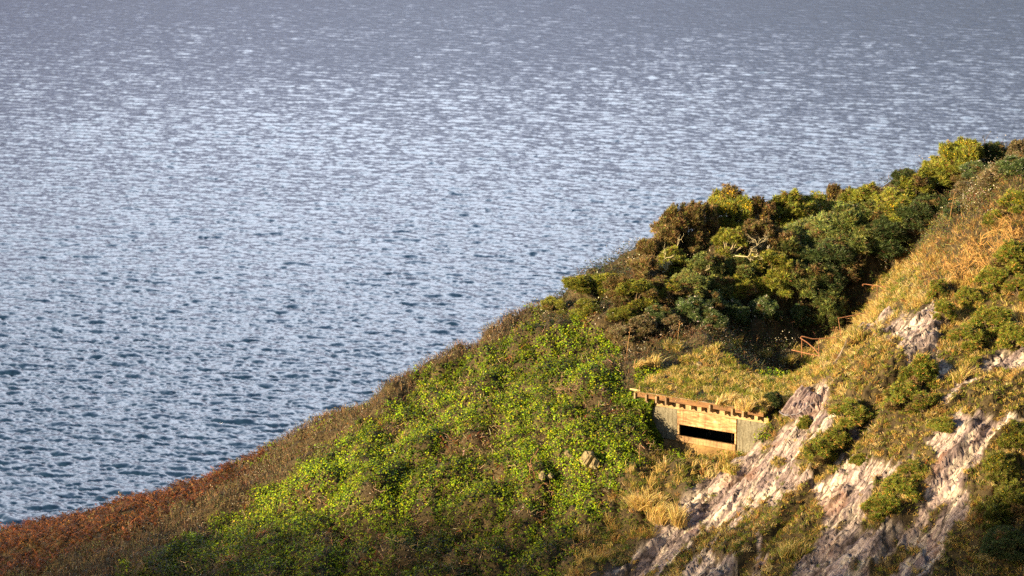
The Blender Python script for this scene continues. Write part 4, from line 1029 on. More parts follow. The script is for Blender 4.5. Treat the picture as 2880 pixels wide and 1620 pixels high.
B = [  # kind, variant, u, v, width, label, flower, open, height
 ('yellow', 1, 2046, 600, 1.30, "tall gorse bush with yellow flowering tip, highest point of the thicket against the sea", .9, 0, 1.22),
 ('brown', 1, 1985, 634, 1.25, "russet gorse bush with some yellow flowers just below the tallest flowering bush", .35, 0, 1.15),
 ('brown', 2, 2130, 606, 1.15, "brown gorse bush with sparse yellow flowers, right of the tallest flowering bush", .30, .6, 1.15),
 ('brown', 3, 1922, 640, 1.4, "russet gorse bush standing on the skyline left of the tallest bush", 0, 0, 1.15),
 ('brown', 1, 1872, 668, 1.35, "brown dying gorse bush on the skyline above the left end of the thicket", 0, .6, 1.0),
 ('brown', 3, 1828, 708, 0.85, "dark brown gorse bush at the left tip of the thicket skyline", 0, 0, 1.0),
 ('brown', 2, 1960, 690, 1.1, "bare-legged brown gorse bush with pale twisted stems below the skyline", 0, .8, 1.0),
 ('olive', 1, 2050, 690, 1.05, "green topped gorse bush balanced on thick pale lichened branches", 0, .6, 1.0),
 ('brown', 3, 2135, 668, 1.15, "rusty gorse bush above the forked pale trunk", 0, .8, 1.0),
 ('brown', 1, 2195, 690, 1.0, "orange brown dead gorse clump between the pale trunk and the dark green bushes", .1, 0, .8),
 ('olive', 2, 1895, 745, 1.15, "olive gorse bush under the brown skyline bushes, left half of thicket", 0, 0, .8),
 ('brown', 2, 1815, 760, 0.95, "brown gorse bush with thin pale legs at the left edge of the thicket", 0, .8, 1.0),
 ('green', 1, 1985, 755, 1.2, "green gorse bush in the middle of the thicket below the brown ones", 0, 0, .8),
 ('green', 2, 2075, 760, 1.2, "green gorse bush spread beneath the forked pale trunk", 0, 0, .7),
 ('olive', 3, 2165, 755, 1.1, "olive gorse bush beneath the orange brown dead clump", 0, 0, .8),
 ('brown', 1, 1742, 815, 0.8, "brown tufted gorse bush low on the left flank of the thicket", 0, 0, 1.0),
 ('yellow', 2, 1700, 800, 0.9, "yellow green gorse bush farthest left on the flank of the thicket", 0, 0, .8),
 ('yellow', 3, 1790, 828, 1.0, "rounded yellow green gorse bush beside the brown tufted one", .12, 0, .8),
 ('yellow', 1, 1862, 818, 1.15, "wide bright yellow green gorse bush along the lower edge of the thicket", .12, 0, .65),
 ('green', 3, 1935, 800, 1.1, "dark green gorse bush right of the wide bright one", 0, 0, .8),
 ('green', 1, 2015, 810, 1.1, "green gorse bush on the lower edge of the thicket, above the brown scrub", 0, 0, .75),
 ('olive', 1, 2095, 815, 1.1, "olive gorse bush at the lower front of the thicket, left of the white seed heads", 0, 0, .75),
 ('olive', 2, 2235, 600, 1.45, "broad olive gorse bush on the skyline right of the flowering one", 0, 0, .8),
 ('brown', 2, 2350, 562, 0.8, "spiky brown gorse bush poking above the skyline", .25, .6, 1.4),
 ('olive', 3, 2300, 606, 1.35, "olive gorse bush on the skyline beside the spiky brown one", 0, 0, .85),
 ('green', 2, 2375, 640, 1.45, "big green gorse bush in the right part of the thicket under the skyline", 0, 0, .8),
 ('green', 3, 2300, 668, 1.45, "big green gorse bush in the centre right of the thicket", 0, 0, .8),
 ('green', 1, 2225, 690, 1.4, "blue green gorse bush right of the orange brown clump", 0, 0, .8),
 ('dark', 2, 2325, 730, 1.5, "wide dark green gorse bush overhanging the gully", 0, 0, .75),
 ('green', 2, 2420, 700, 1.45, "grey green gorse bush with sagging branches above the gully", 0, .6, .75),
 ('green', 3, 2455, 622, 1.3, "dense green gorse bush below the right skyline", 0, 0, .8),
 ('olive', 1, 2425, 568, 1.05, "olive gorse bush on the skyline right of the spiky brown one", 0, 0, .9),
 ('dark', 3, 2500, 660, 1.3, "dark gorse bush at the head of the gully", 0, 0, .8),
 ('olive', 2, 2510, 590, 1.2, "olive gorse bush with a few yellow flowers on the right end of the thicket", .25, 0, .8),
 ('green', 1, 2250, 790, 1.25, "round green gorse bush hanging over the upper gully edge", 0, 0, .85),
 ('dark', 1, 2320, 805, 1.15, "shaded gorse bush lower in the gully, behind the round green one", 0, 0, .8),
 ('green', 3, 2335, 868, 1.05, "lowest round gorse bush hanging in the gully above the bent handrail", 0, 0, .9),
 ('olive', 3, 2190, 800, 1.0, "olive gorse bush beside the white seed heads at the gully edge", 0, 0, .8),
 ('olive', 1, 2570, 532, 1.1, "olive gorse bush on the skyline rise toward the upper right", 0, 0, .75),
 ('olive', 2, 2620, 505, 1.0, "gorse bush just left of the big flowering bush at the upper right", .15, 0, .75),
 ('yellow', 2, 2705, 440, 1.35, "big domed gorse bush with yellow flowers on the upper right skyline", .45, 0, .95),
 ('olive', 3, 2660, 480, 1.05, "olive gorse bush at the foot of the big domed flowering one", 0, 0, .8),
 ('dark', 2, 2575, 612, 1.2, "dark gorse bush where the gully meets the right-hand slope", 0, 0, .8),
 ('dark', 3, 2625, 592, 1.0, "small dark gorse bush at the very top of the gully", 0, 0, .8),
 ('dark', 1, 2790, 440, 0.85, "dark round gorse bush on the skyline near the right edge of the photo", 0, 0, .9),
 ('dark', 2, 2545, 500, 0.7, "small dark gorse bush alone on the skyline", 0, 0, .8),
 ('yellow', 2, 1628, 800, 0.8, "yellow green gorse mound on the spur crest, left of the farthest left thicket bush", .1, 0, .7),
 ('olive', 1, 1560, 860, 0.8, "low olive gorse mound by the skyline above the ivy", 0, 0, .6),
 ('yellow', 3, 1660, 868, 0.9, "yellow green gorse mound between the ivy and the thicket", 0, 0, .6),
 ('olive', 2, 1745, 890, 0.8, "olive gorse mound at the top of the brown scrub", 0, 0, .6),
 ('dark', 3, 2612, 486, 0.45, "tiny dark gorse bush on the skyline left of the big domed one", 0, 0, .9),
]
for (k, va, u, v, wd, lb, fl, op, hh) in B:
    bush("gorse_bush", k, va, u, v, wd * (1.75 if u > 2150 and k in ('green', 'dark', 'olive') else 1.5), lb, group=G1, flower=fl, open_=op, hgt=hh)
G4 = "low bramble and shrub mounds above the turf roof"
for (k, va, u, v, wd, lb, hh) in [
 ('bramble', 1, 1745, 935, .85, "brown bramble mound at the left edge of the scrub above the roof", .6),
 ('bramble', 2, 1805, 915, .95, "brownish bramble mound above the left back corner of the turf roof", .6),
 ('leafy', 1, 1850, 880, .95, "grey green leafy shrub in the scrub above the turf roof", .65),
 ('bramble', 3, 1885, 905, .9, "brown and green bramble mound right behind the roof tussocks", .6),
 ('leafy', 2, 1945, 870, 1.0, "green leafy shrub where the scrub turns into the gully", .75),
 ('leafy', 3, 1990, 900, .95, "bluish green leafy shrub at the lip of the dark gully", .8),
 ('leafy', 1, 2010, 845, .9, "bright green leafy shrub above the lip of the dark gully", .8),
 ('leafy', 2, 2065, 890, 1.0, "dark leafy shrub in the shade low in the gully, right of the lip", .9),
 ('leafy', 3, 2150, 870, 1.0, "dark leafy shrub deep in the gully under the overhanging gorse", .9),
 ('leafy', 1, 2240, 890, .9, "dark leafy shrub deep in the gully left of the lowest round gorse", .9),
 ('leafy', 2, 1905, 790, .0, "", .0)]:
    if wd: bush("shrub", k, va, u, v, wd * 1.35, lb, cat="shrub", group=G4, hgt=hh)
for (k, va, u, v, wd, lb, hh) in [
 ('leafy', 3, 2745, 480, .9, "grey green shrub on the upper right slope below the big domed gorse", .7),
 ('bramble', 1, 2720, 530, .9, "brown bramble mound on the upper right slope above the whitish scrub", .6),
 ('bramble', 2, 2800, 500, .9, "brown bramble mound near the skyline at the upper right", .7),
 ('leafy', 2, 2850, 470, .9, "leafy green shrub at the right edge just below the skyline", .7),
 ('bramble', 3, 2860, 420, .8, "reddish brown bramble on the skyline in the upper right corner of the hill", .8),
 ('leafy', 1, 2690, 590, .8, "small leafy shrub at the top of the gully edge", .6)]:
    bush("shrub", k, va, u, v, wd * 1.35, lb, cat="shrub", group="shrubs on the upper right slope", hgt=hh)
S = [
 ('dark', 1, 2172, 1168, 0.5, "small dark bush wedged between the right end of the eave and the fanned slates", 0, 0, .9),
 ('slope', 1, 2590, 1075, 1.15, "large dark green gorse bush with orange dead stems in the middle of the rock slope", 0, 0, .9),
 ('slope', 2, 2540, 1130, 1.05, "gorse bush with orange dead base, lower left of the large dark one on the rocks", 0, 0, .8),
 ('slope', 3, 2600, 1150, 0.85, "small gorse bush tucked under the large dark one on the rocks", 0, 0, .8),
 ('slope', 3, 2390, 1175, 0.95, "bright green gorse bush on the slope right of the fanned slates", 0, 0, .8),
 ('slope', 1, 2268, 1195, 0.6, "small green gorse bush just under the fanned slates", 0, 0, .65),
 ('slope', 2, 2310, 1275, 1.0, "low dark green gorse bush on the ledge below the fanned slates", 0, 0, .65),
 ('slope', 3, 2355, 1240, 0.8, "gorse bush joined to the low dark one on its upper right", 0, 0, .75),
 ('slope', 1, 2530, 1385, 1.0, "gorse bush at the top of the dark mat between the lower rock ribs", 0, 0, .7),
 ('slope', 2, 2480, 1440, 1.0, "gorse bush at the bottom of the dark mat between the lower rock ribs", 0, 0, .7),
 ('slope', 3, 2570, 1330, 0.75, "narrow gorse bush leading up from the dark mat between the rock ribs", 0, 0, .7),
 ('slope', 1, 2420, 1300, 0.5, "little green gorse tuft on bare rock left of the central rib", 0, 0, .7),
 ('slope', 2, 2785, 925, 1.0, "dark gorse bush above the uppermost right rock outcrop", 0, 0, .9),
 ('slope', 3, 2720, 960, 0.9, "gorse bush on the grass left of the dark one near the right edge", 0, 0, .8),
 ('slope', 1, 2850, 960, 0.9, "gorse bush at the right edge level with the rock outcrop", 0, 0, .8),
 ('slope', 2, 2655, 890, 0.7, "round gorse bush topping the pale upper rock outcrop", 0, 0, .9),
 ('slope', 3, 2640, 826, 0.65, "small rounded gorse bush in golden grass above the pale outcrop", 0, 0, .9),
 ('slope', 1, 2850, 745, 1.1, "dark green gorse bush among the orange dead stems at the right edge", 0, 0, .85),
 ('slope', 2, 2790, 800, 0.9, "green gorse bush below the orange dead stems", 0, 0, .85),
 ('slope', 3, 2872, 820, 0.9, "gorse bush at the right edge under the orange dead stems", 0, 0, .8),
 ('slope', 1, 2720, 845, 0.7, "little gorse bush right of the pale upper outcrop", 0, 0, .8),
 ('slope', 2, 2860, 580, 0.9, "gorse bush above the orange dead stems by the right edge", .2, 0, .8),
 ('slope', 3, 2800, 625, 0.7, "small gorse bush with yellow flowers over the whitish scrub", .35, 0, .8),
 ('slope', 1, 2650, 1205, 0.6, "small green gorse tuft between two bare rock ribs", 0, 0, .7),
 ('broom', 1, 2862, 1250, 1.0, "blurred gorse bush speckled with yellow flowers at the right edge", .5, 0, .9),
 ('broom', 2, 2815, 1330, 1.0, "yellow speckled gorse bush below and left of the one at the edge", .4, 0, .8),
 ('broom', 3, 2850, 1420, 1.1, "olive gorse bush in the lower right corner with few flowers", .2, 0, .8),
 ('broom', 1, 2790, 1470, 1.0, "olive gorse bush left of the corner one, over bare rock", 0, 0, .8),
 ('dark', 1, 2830, 1560, 1.1, "dark shaded gorse bush in the bottom right corner", 0, 0, .75),
]
for (k, va, u, v, wd, lb, fl, op, hh) in S:
    bush("gorse_bush", k, va, u, v, wd * 1.35, lb, group=G2, flower=fl, open_=op, hgt=hh, lift_px=0.22 * wd * 66)
# ------------------------------------------------------------------ rusty handrails beside the path down the gully
m, nt, out = new_mat("rusty_iron")
tc = N(nt, "ShaderNodeTexCoord"); n1 = N(nt, "ShaderNodeTexNoise", i_Scale=14.0, i_Detail=6.0); nt.links.new(tc.outputs["Object"], n1.inputs["Vector"])
p = N(nt, "ShaderNodeBsdfPrincipled", i_Roughness=0.85); nt.links.new(ramp(nt, n1.outputs[0], [(0.3, (0.12, 0.047, 0.021)), (0.55, (0.25, 0.105, 0.044)), (0.75, (0.34, 0.18, 0.10))]), p.inputs["Base Color"])
nt.links.new(p.outputs[0], out.inputs[0]); M_RUST = m
def Pl(pts):
    o = []
    for u, v, Y in pts:
        h = raycast(u, v)[1]
        o.append(P(u, v, Y if h > Y + 3 else min(Y, h - .75)))
    return o
def polyline(pts, step=.08):
    pts = np.asarray(pts, float); o = [pts[0]]
    for a, b in zip(pts[:-1], pts[1:]):
        n = max(2, int(np.linalg.norm(b - a) / step))
        o += [a + (b - a) * k / n for k in range(1, n + 1)]
    return np.array(o)
def rail_thing(label, rails, posts, rad=.022):
    foot = rails[0][0]
    pl = [Pl(r) for r in rails]; pp = [Pl(r) for r in posts]
    base = pp[0][-1] if pp else pl[0][-1]
    o = empty("handrail", base, label, "handrail", "rusty handrails down the gully path")
    for nm, ls, r in (("rail", pl, rad), ("post", pp, rad * .8)):
        for q in ls:
            mb = MB(); mb.tube(polyline(np.array(q) - base), r, 7); link(nm, mb.mesh(nm, M_RUST, True), o)
    return o
rail_thing("bent rusty handrail with a splayed diagonal strut at the back of the turf roof",
    [[(2352, 949, 120.6), (2300, 953, 120.5), (2285, 953, 120.45), (2262, 947, 120.4), (2255, 946, 120.4), (2251, 950, 120.4)], [(2251, 951, 120.4), (2270, 963, 120.0), (2290, 980, 119.6), (2306, 1000, 119.2)], [(2226, 984, 120.6), (2260, 992, 120.2), (2306, 1002, 119.5)]],
    [[(2255, 950, 120.4), (2255, 972, 120.4), (2255, 1004, 120.4)], [(2303, 955, 120.5), (2303, 980, 120.4), (2303, 1008, 120.3)]])
rail_thing("straight rusty handrail on a leaning post, middle of the three beside the gully",
    [[(2436, 880, 121.6), (2400, 887, 121.5), (2358, 895, 121.4)]], [[(2357, 892, 121.4), (2361, 915, 121.3), (2367, 955, 121.1)]], .018)
rail_thing("short rusty handrail with a hooked end, uppermost of the three beside the gully",
    [[(2428, 804, 123.0), (2425, 802, 123.0), (2427, 799.5, 123.0), (2434, 799, 123.0), (2460, 803, 122.8), (2492, 808, 122.5)]], [[(2467, 801, 122.75), (2467, 818, 122.75), (2467, 848, 122.75)]], .018)

# ------------------------------------------------------------------ fanned slates with a looped cable
M_SLATE = rough_mat("purple_slate", [(0.3, (0.09, 0.062, 0.068)), (0.5, (0.20, 0.15, 0.155)), (0.68, (0.42, 0.36, 0.33))], 6.0, 0.02)
M_CABLE = rough_mat("grey_cable", [(0.3, (0.12, 0.11, 0.13)), (0.7, (0.26, 0.25, 0.29))], 8.0, 0.004)
top = raycast(2300, 1092); fan = empty("slate_outcrop", top, "purple slate outcrop split into fanned ribs at the right end of the lookout roof", "rock outcrop")
r_ = np.random.default_rng(5)
def on_ground(u, v, h): 
    q = raycast(u, v); return q + NRM_AT(q) * h
def NRM_AT(q): return normal(np.array([q[0]]), np.array([q[1]]), True)[0]
ends = [(2208, 1172), (2214, 1176), (2222, 1178), (2230, 1181), (2238, 1180), (2247, 1178), (2256, 1175), (2266, 1170), (2276, 1164), (2286, 1156), (2296, 1148), (2305, 1140)]
for k, (eu, ev) in enumerate(ends):
    su, sv = 2268 + k * 3.6, 1098 + k * 2.2 + (k % 3) * 3
    L = 9; pts = []
    for t in np.linspace(0, 1, L):
        q = on_ground(su + (eu - su) * t, sv + (ev - sv) * t, .10 + .05 * math.sin(3.1 * t)); pts.append(q - top)
    pts = np.array(pts); n_ = NRM_AT(top); d = unit(pts[-1] - pts[0]); sd = np.cross(d, n_)
    mb = MB(); w_ = r_.uniform(.045, .085); hgt = r_.uniform(.10, .2)
    prof = [(-w_, -.10), (-w_ * .7, hgt * .75), (w_ * .1, hgt), (w_ * .95, hgt * .55), (w_, -.10)]
    rows = [[q + sd * a * (.6 + .5 * math.sin(math.pi * (.15 + .8 * t))) + n_ * (b + r_.normal() * .012) for a, b in prof] for q, t in zip(pts, np.linspace(0, 1, L))]
    v = np.array(rows).reshape(-1, 3); f = grid_faces(L, 5)
    mb.add(v, f); c_ = len(v); mb.add(np.array(rows[0]), [[0, 1, 2, 3, 4]]); mb.add(np.array(rows[-1]), [[4, 3, 2, 1, 0]])
    link("slate_rib", mb.mesh("slate_rib", M_SLATE), fan)
cpts = [(2206, 1170), (2210, 1177), (2222, 1181), (2238, 1181), (2254, 1176), (2270, 1167), (2286, 1155), (2302, 1143), (2314, 1130)]
cp_ = polyline([on_ground(u, v, .24) for u, v in cpts], .1)
mb = MB(); b0 = cp_[0].copy(); mb.tube(cp_ - b0, .020, 6)
cp2 = polyline([on_ground(u, v, .27) for u, v in [(2206, 1168), (2203, 1171), (2207, 1176), (2216, 1179), (2230, 1179)]], .08); mb.tube(cp2 - b0, .016, 6)
o = link("cable", mb.mesh("cable", M_CABLE, True)); o.location = b0; tag(o, label="grey cable looped round the foot of the fanned slates", cat="cable")

# ------------------------------------------------------------------ grass tussocks that stand out singly
def tussock(u, v, L, n, cols, pr, label, group, lean=(0, 0, 0), spread=.42, w=.022):
    L *= 1.15; n = int(n * 1.5); p = raycast(u, v); c = Cover(); sub = rng.normal(size=(7, 3)) * L * np.array([.30, .30, .03]); sl = rng.normal(size=(7, 3)) * .22 * np.array([1, 1, 0]); sh = .65 + .5 * rng.random(7); kk = rng.integers(0, 7, n)
    spread *= .62; d = unit(UP * .95 + np.array(lean) + sl[kk] + spread * rng.normal(size=(n, 3)) * np.array([1, 1, .35]))
    b = sub[kk] + rng.normal(size=(n, 3)) * L * np.array([.10, .10, .02]); Ls = L * sh[kk] * (.5 + .65 * rng.random(n))
    c.blade(b, d, Ls, w, tint(n, mixed(n, cols, pr), .25, .08), bend=.5, down=np.array([.05, -.1, -.5]))
    o = link("grass_tussock", c.mesh("grass_tussock", M_GRASS)); o.location = p - np.array([0, 0, .03])
    return tag(o, label=label, cat="grass tussock", group=group)
YG = [(0.30, 0.30, 0.04), (0.19, 0.22, 0.03), (0.56, 0.41, 0.13), (0.66, 0.52, 0.24)]
TG1, TG2 = "grass tussocks on the turf roof", "straw grass clumps below the lookout"
for a in [
 (1905, 985, .62, 420, (2, 1, 3, 2), "tall straw and green tussock at the left back corner of the turf roof", TG1, (-.1, 0, 0)),
 (1925, 1015, .40, 240, (2, 1, 2, 1), "small tussock in front of the tall one at the left back of the roof", TG1, (0, 0, 0)),
 (2062, 985, .66, 560, (5, 2, 2, 1), "biggest yellow green tussock in the middle of the roof's back edge", TG1, (.1, 0, 0)),
 (2010, 985, .48, 320, (2, 1, 3, 2), "straw coloured tussock left of the biggest one on the roof's back edge", TG1, (-.1, 0, 0)),
 (2112, 992, .46, 300, (3, 2, 3, 1), "green gold tussock right of the biggest one on the roof's back edge", TG1, (.1, 0, 0)),
 (2158, 1004, .46, 320, (3, 1, 4, 2), "golden tussock on the roof's back edge near the bent handrail", TG1, (0, 0, 0)),
 (2225, 1018, .55, 400, (3, 1, 4, 2), "broad golden tussock at the foot of the bent handrail", TG1, (0, 0, 0)),
 (1822, 1030, .70, 420, (0, 0, 4, 3), "pale feathery straw clump leaning right at the left edge of the roof", TG1, (.35, 0, 0)),
 (1835, 1080, .50, 300, (1, 0, 3, 3), "low straw clump directly over the left end of the eave", TG1, (.25, 0, 0)),
 (1905, 1050, .42, 260, (1, 1, 3, 2), "upright straw clump on the left half of the roof", TG1, (0, 0, 0)),
 (2135, 1128, .46, 420, (5, 3, 2, 1), "bright yellow green tussock over the right end of the eave", TG1, (0, 0, 0)),
 (1995, 1105, .36, 240, (1, 1, 3, 2), "gold tussock over the middle of the eave", TG1, (0, 0, 0)),
 (2195, 1130, .46, 300, (2, 1, 4, 2), "golden tussock between the right end of the eave and the fanned slates", TG1, (0, 0, 0)),
 (1802, 1428, .95, 520, (0, 0, 4, 2), "tall straw clump at the foot of the ivy bank", TG2, (0, 0, 0)),
 (1880, 1470, 1.0, 620, (0, 0, 4, 2), "largest straw clump, in the hollow beside the bare rock", TG2, (0, 0, 0)),
 (1858, 1410, .75, 320, (0, 0, 3, 3), "thin straw clump between the two large ones in the hollow", TG2, (.1, 0, 0)),
 (2045, 1290, .62, 300, (0, 0, 2, 4), "pale dry stalks in front of the right end of the window sill", TG2, (.25, 0, 0)),
 (2095, 1262, .70, 360, (0, 0, 3, 4), "pale dry grass leaning over the right-hand cement panel", TG2, (-.1, 0, 0)),
 (1985, 1318, .48, 140, (0, 1, 2, 4), "sparse dry stalks under the middle of the slot window", TG2, (.2, 0, 0)),
 (2060, 1330, .5, 320, (1, 1, 3, 2), "golden clump right of the hollow against the rock", TG2, (0, 0, 0)),
 (2700, 1070, .75, 460, (0, 1, 4, 2), "tall golden clump on the rock slope right of the large dark gorse", "straw grass clumps on the rock slope", (0, 0, 0)),
 (2590, 1020, .5, 300, (0, 1, 4, 2), "golden clump at the foot of the pale upper outcrop", "straw grass clumps on the rock slope", (0, 0, 0)),
 (2230, 1560, .75, 520, (1, 1, 3, 1), "tawny clump at the bottom of the picture between rock ribs", "straw grass clumps on the rock slope", (0, 0, 0)),
 (2420, 960, .55, 340, (1, 1, 4, 2), "golden tuft left of the pale upper outcrop", "straw grass clumps on the rock slope", (0, 0, 0)),
]:
    u, v, L, n, pr, lb, g, ln = a
    tussock(u, v, L, n, YG, pr, lb, g, ln)

# ------------------------------------------------------------------ bare branches
def branch_rec(mb, a, d, L, r, depth, rr, wob, col, up=.15):
    n = 6; pts = [np.array(a, float)]; dd = np.array(d, float)
    for k in range(n):
        dd = unit(dd + rr.normal(size=3) * wob + np.array([0, 0, up * .2])); pts.append(pts[-1] + dd * L / n)
    mb.tube(np.array(pts), np.linspace(r, r * .55, n + 1), 5, col)
    if depth > 0:
        for k in range(rr.integers(2, 4)):
            i = rr.integers(2, n + 1)
            branch_rec(mb, pts[i], unit(dd + rr.normal(size=3) * .75 + np.array([0, 0, up])), L * rr.uniform(.5, .8), r * .6, depth - 1, rr, wob, col, up)
def dead_wood(name, u, v, L, r, depth, label, cat, seed, col, group=None, d=(0, 0, 1), wob=.35, stems=1, up=.15, lift=0.0, yoff=0.0):
    p = raycast(u, v) + np.array([0, yoff, lift]); rr = np.random.default_rng(seed); mb = MB()
    for k in range(stems):
        branch_rec(mb, rr.normal(size=3) * .05 * (stems > 1), unit(np.array(d) + rr.normal(size=3) * (.25 if stems == 1 else .6)), L, r, depth, rr, wob, col, up)
    o = link(name, mb.mesh(name, M_TWIG)); o.location = p
    return tag(o, label=label, cat=cat, group=group)
LICH = (0.40, 0.35, 0.21)
DG = "pale lichened dead gorse trunks"
dead_wood("dead_tree", 2062, 745, 1.15, .036, 4, "forked pale lichened trunk rising below the rusty gorse bush", "dead tree", 3, LICH, DG, d=(.5, -.5, .9), lift=.35, yoff=-.5)
dead_wood("dead_tree", 2100, 735, 0.8, .030, 3, "curved pale dead limb reaching right beside the forked trunk", "dead tree", 8, LICH, DG, d=(.9, -.5, .5), lift=.35, yoff=-.5)
dead_wood("dead_tree", 1915, 745, 0.8, .026, 3, "thin pale dead trunk leaning left under the bare-legged gorse bush", "dead tree", 12, LICH, DG, d=(-.5, -.5, .8), lift=.35, yoff=-.5)
dead_wood("dead_tree", 1860, 775, 0.7, .024, 3, "pale forked dead stems at the left of the thicket", "dead tree", 21, LICH, DG, d=(.2, -.5, .8), stems=2, lift=.3, yoff=-.5)
dead_wood("dead_tree", 1965, 790, 0.55, .026, 2, "small pale forked dead stem low in the thicket", "dead tree", 25, LICH, DG, d=(.1, -.6, .8), lift=.3, yoff=-.6)
dead_wood("dead_tree", 2155, 725, 0.4, .030, 1, "short whitish dead stub right of the forked trunk", "dead tree", 29, (.5, .47, .36), DG, d=(.5, -.6, .6), lift=.4, yoff=-.6)
TW = (0.25, 0.17, 0.095)
dead_wood("thorn_bush", 1592, 1118, 0.75, .026, 3, "tangled bare thorn bush hollowed out in the ivy bank left of the roof", "bare bush", 33, TW, None, d=(0, -.4, .7), stems=9, up=.0, lift=.1)
VN = "bare woody stems in the ivy"
dead_wood("bare_stem", 1085, 1525, 0.8, .020, 2, "bare pale ivy stem low on the bank near the bottom of the photo", "bare stem", 41, (.30, .22, .13), VN, d=(.8, -.4, .2), lift=.2, up=-.05)
dead_wood("bare_stem", 960, 1470, 0.8, .020, 2, "bare pale stem with crooked side twigs, farther left in the ivy", "bare stem", 44, (.30, .22, .13), VN, d=(.8, -.3, .4), lift=.2, up=0)
dead_wood("bare_stem", 1425, 1330, 0.7, .020, 2, "upright bare stem left of the stones in the ivy bank", "bare stem", 46, (.30, .22, .13), VN, d=(.1, -.3, .9), lift=.1)
dead_wood("bare_stem", 1500, 1345, 0.8, .024, 2, "two crossed reddish stems beside the stones in the ivy bank", "bare stem", 49, (.24, .13, .07), VN, d=(.3, -.3, .9), stems=2, lift=.1)
OR = (0.42, 0.25, 0.085)
DS = "orange dead gorse skeletons at the upper right"
for k, (u, v, lb) in enumerate([(2760, 700, "orange dead gorse skeleton highest in the patch of dead stems"), (2820, 720, "orange dead gorse skeleton against the right-hand green gorse"), (2720, 745, "sprawling orange dead gorse skeleton in the middle of the dead patch"),
                                (2690, 790, "low orange dead gorse skeleton at the lower left of the dead patch"), (2790, 770, "orange dead gorse skeleton at the lower right of the dead patch"), (2850, 660, "orange dead gorse skeleton beside the right edge of the photo")]):
    dead_wood("dead_gorse", u, v, .75, .024, 3, lb, "dead gorse", 60 + k, OR, DS, d=(-.2, -.4, .7), stems=7, up=.1)
# ------------------------------------------------------------------ dry stalks and a sapling on the skyline
def stalk(u, v, H, label, seed, heads=5, col=(0.34, 0.20, 0.09), lean=.06):
    p = raycast(u, v); rr = np.random.default_rng(seed); mb = MB()
    d = np.array([rr.normal() * lean, rr.normal() * lean, 1.0])
    pts = np.array([d * H * t + np.array([lean * t * t * H, 0, 0]) for t in np.linspace(0, 1, 7)])
    mb.tube(pts, np.linspace(.013, .007, 7), 5, col)
    for k in range(heads):
        a = pts[-1 - (k % 3)]; e = a + np.array([rr.normal() * .07, rr.normal() * .07, rr.uniform(.03, .12)])
        mb.tube(np.array([a, (a + e) / 2 + rr.normal(size=3) * .01, e]), [.006, .006, .016], 5, col)
    o = link("dry_stalk", mb.mesh("dry_stalk", M_TWIG)); o.location = p
    return tag(o, label=label, cat="dry stalk", group="dry flower stalks standing above the scrub")
for k, (u, v, H, lb) in enumerate([(1762, 1010, 1.35, "tall dry stalk left of the turf roof"), (1906, 965, .9, "dry stalk above the left back corner of the turf roof"), (2340, 980, .9, "dry stalk with seed head right of the bent handrail"),
     (2352, 975, .8, "second dry stalk beside the post of the middle handrail"), (2382, 935, .75, "dry stalk rising through the middle handrail"), (2668, 640, 1.5, "tall pale stalk at the top edge of the gully"), (1800, 1320, 1.0, "dry stalk in front of the dark side of the ivy bank"), (2126, 990, .7, "dry stalk on the back edge of the turf roof")]):
    stalk(u, v, H, lb, 80 + k)
p = raycast(2772, 455); rr = np.random.default_rng(4); mb = MB(); branch_rec(mb, (0, 0, 0), (-.15, 0, 1), 1.0, .018, 2, rr, .2, (0.14, 0.10, 0.06), .4)
sap = empty("sapling", p, "thin leafy sapling sticking up from the skyline near the right edge", "sapling")
link("stems", mb.mesh("stems", M_TWIG), sap)
c = Cover(); q = np.vstack(mb.v); q = q[rng.choice(len(q), 90)] + rng.normal(size=(90, 3)) * .05
c.leaf(q, rnd_dirs(90), .07, tint(90, (0.10, 0.10, 0.04))); link("foliage", c.mesh("foliage", M_IVY), sap)

# ------------------------------------------------------------------ stones showing through the ivy and the turf
M_STONE = rough_mat("lichened_stone", [(0.3, (0.11, 0.09, 0.05)), (0.5, (0.22, 0.18, 0.10)), (0.7, (0.34, 0.29, 0.18))], 7.0, 0.03)
def stone(u, v, sx, sy, sz, label, seed, lift=.12, tilt=.5):
    p = raycast(u, v) + NRM_AT(raycast(u, v)) * lift
    n1, n2 = 22, 14; th, ph = np.meshgrid(np.linspace(0, 2 * math.pi, n1 + 1)[:-1], np.linspace(.04, math.pi - .04, n2))
    d = np.stack([np.sin(ph) * np.cos(th), np.sin(ph) * np.sin(th), np.cos(ph)], -1).reshape(-1, 3)
    q = np.sign(d) * np.abs(d) ** .5
    q = q * (1 + .30 * fbm(d[:, 0] * 1.9 + seed, d[:, 1] * 1.4, d[:, 2] * 1.4, oct=4, seed=seed))[:, None] * np.array([sx, sy, sz])
    i = np.arange(n2 - 1)[:, None] * n1; j = np.arange(n1)[None]; k = (j + 1) % n1
    f = np.stack([i + j, i + n1 + j, i + n1 + k, i + k], -1).reshape(-1, 4)
    mb = MB(); mb.add(q, f); mb.add(np.vstack([q[:n1], q[:n1].mean(0)]), [[a, (a + 1) % n1, n1] for a in range(n1)]); mb.add(np.vstack([q[-n1:], q[-n1:].mean(0)]), [[(a + 1) % n1, a, n1] for a in range(n1)])
    o = link("stone", mb.mesh("stone", M_STONE)); o.location = p; o.rotation_euler = (.3, -tilt, seed * .7)
    return tag(o, label=label, cat="stone", group="stones showing on the bank")
stone(1655, 1297, .20, .18, .30, "largest yellowish lichened stone bulging from the ivy bank", 3, .16)
stone(1674, 1318, .14, .14, .22, "smaller yellowish stone just right of the largest one in the ivy", 5, .16)
stone(1528, 1352, .10, .12, .22, "upright brownish stone lower left of the largest one in the ivy", 6, .2, .9)
stone(1550, 1350, .13, .12, .10, "flat pale stone right of the upright brownish one", 8, .2)
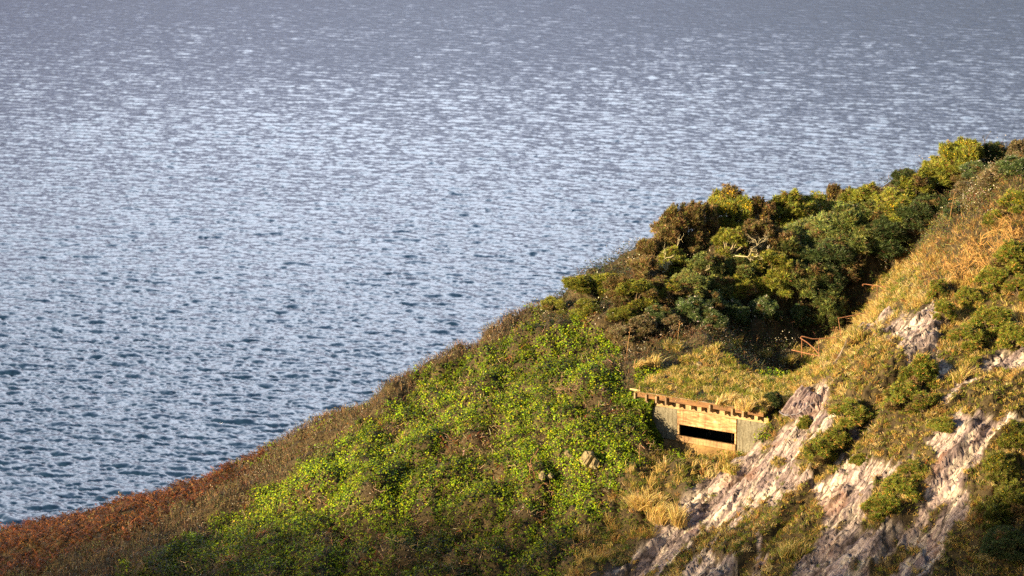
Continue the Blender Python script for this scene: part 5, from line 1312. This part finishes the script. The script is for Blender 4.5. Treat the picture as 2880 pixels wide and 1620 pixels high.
stone(1607, 1290, .10, .14, .26, "dark slaty stone left of the largest yellowish one", 9, .14, .9)
stone(1968, 1034, .16, .12, .06, "flat whitish stone lying on the turf roof", 11, .10, 0)
# ------------------------------------------------------------------ unseen ridge added towards the sun, its scrubby crest shaped to shade the slope's foot
edge_px = [(-500, 1640), (0, 1630), (500, 1580), (1000, 1545), (1500, 1560), (2000, 1610), (2500, 1600), (2880, 1500), (3300, 1380)]
cr = []
for u, v in edge_px:
    g = raycast(min(max(u, 0), 2880), v) if 0 <= u <= 2880 else P(u, v, 126 if u < 0 else 104)
    cr.append(g + SUN * 95)
cr = np.array(cr); t0 = np.linspace(0, 1, len(cr)); tt = np.linspace(0, 1, 160)
crest = np.stack([np.interp(tt, t0, cr[:, k]) for k in range(3)], 1)
for _ in range(60): crest[1:-1] = (crest[:-2] + crest[1:-1] * 2 + crest[2:]) / 4
crest[:, 2] -= 2.2
perp = np.array([-SUN[0], -SUN[1], 0]); perp /= np.linalg.norm(perp)
rows = []
for off, drop in ((-60, -78), (-25, -30), (-8, -5), (-2, -.8), (0, 0), (2, -.8), (7, -6), (16, -24), (30, -80)):
    r = crest - perp * off * -1 + np.array([0, 0, drop]); r[:, 2] = np.maximum(r[:, 2], -6)
    r = r + np.stack([0 * tt, 0 * tt, (.6 if abs(off) < 9 else 2.0) * fbm(tt * 22 + off, tt * 0 + off * .37, oct=3, seed=300)], 1); rows.append(r)
v = np.array(rows); nr = len(rows)
link("added_shade_ridge", mesh_np("added_shade_ridge", v.reshape(-1, 3), grid_faces(nr, 160)[:, ::-1], MAT_GROUND, smooth_sh=True, extra={"rock": np.zeros(nr * 160)}), kind="structure")
n = 16000; k = rng.integers(0, 160, n); hgt = -1.0 + 5.2 * rng.random(n) ** 1.9
q = crest[k] + np.stack([rng.normal(size=n) * .5, rng.normal(size=n) * .5, hgt], 1) + perp * rng.normal(size=(n, 1)) * 1.2
c = Cover(); c.leaf(q, rnd_dirs(n), .42, tint(n, (0.06, 0.08, 0.02)), tilt=1.0)
link("added_shade_scrub", c.mesh("added_shade_scrub", M_IVY), kind="stuff", label="scrub added out of view along the crest of the shading ridge", cat="scrub")
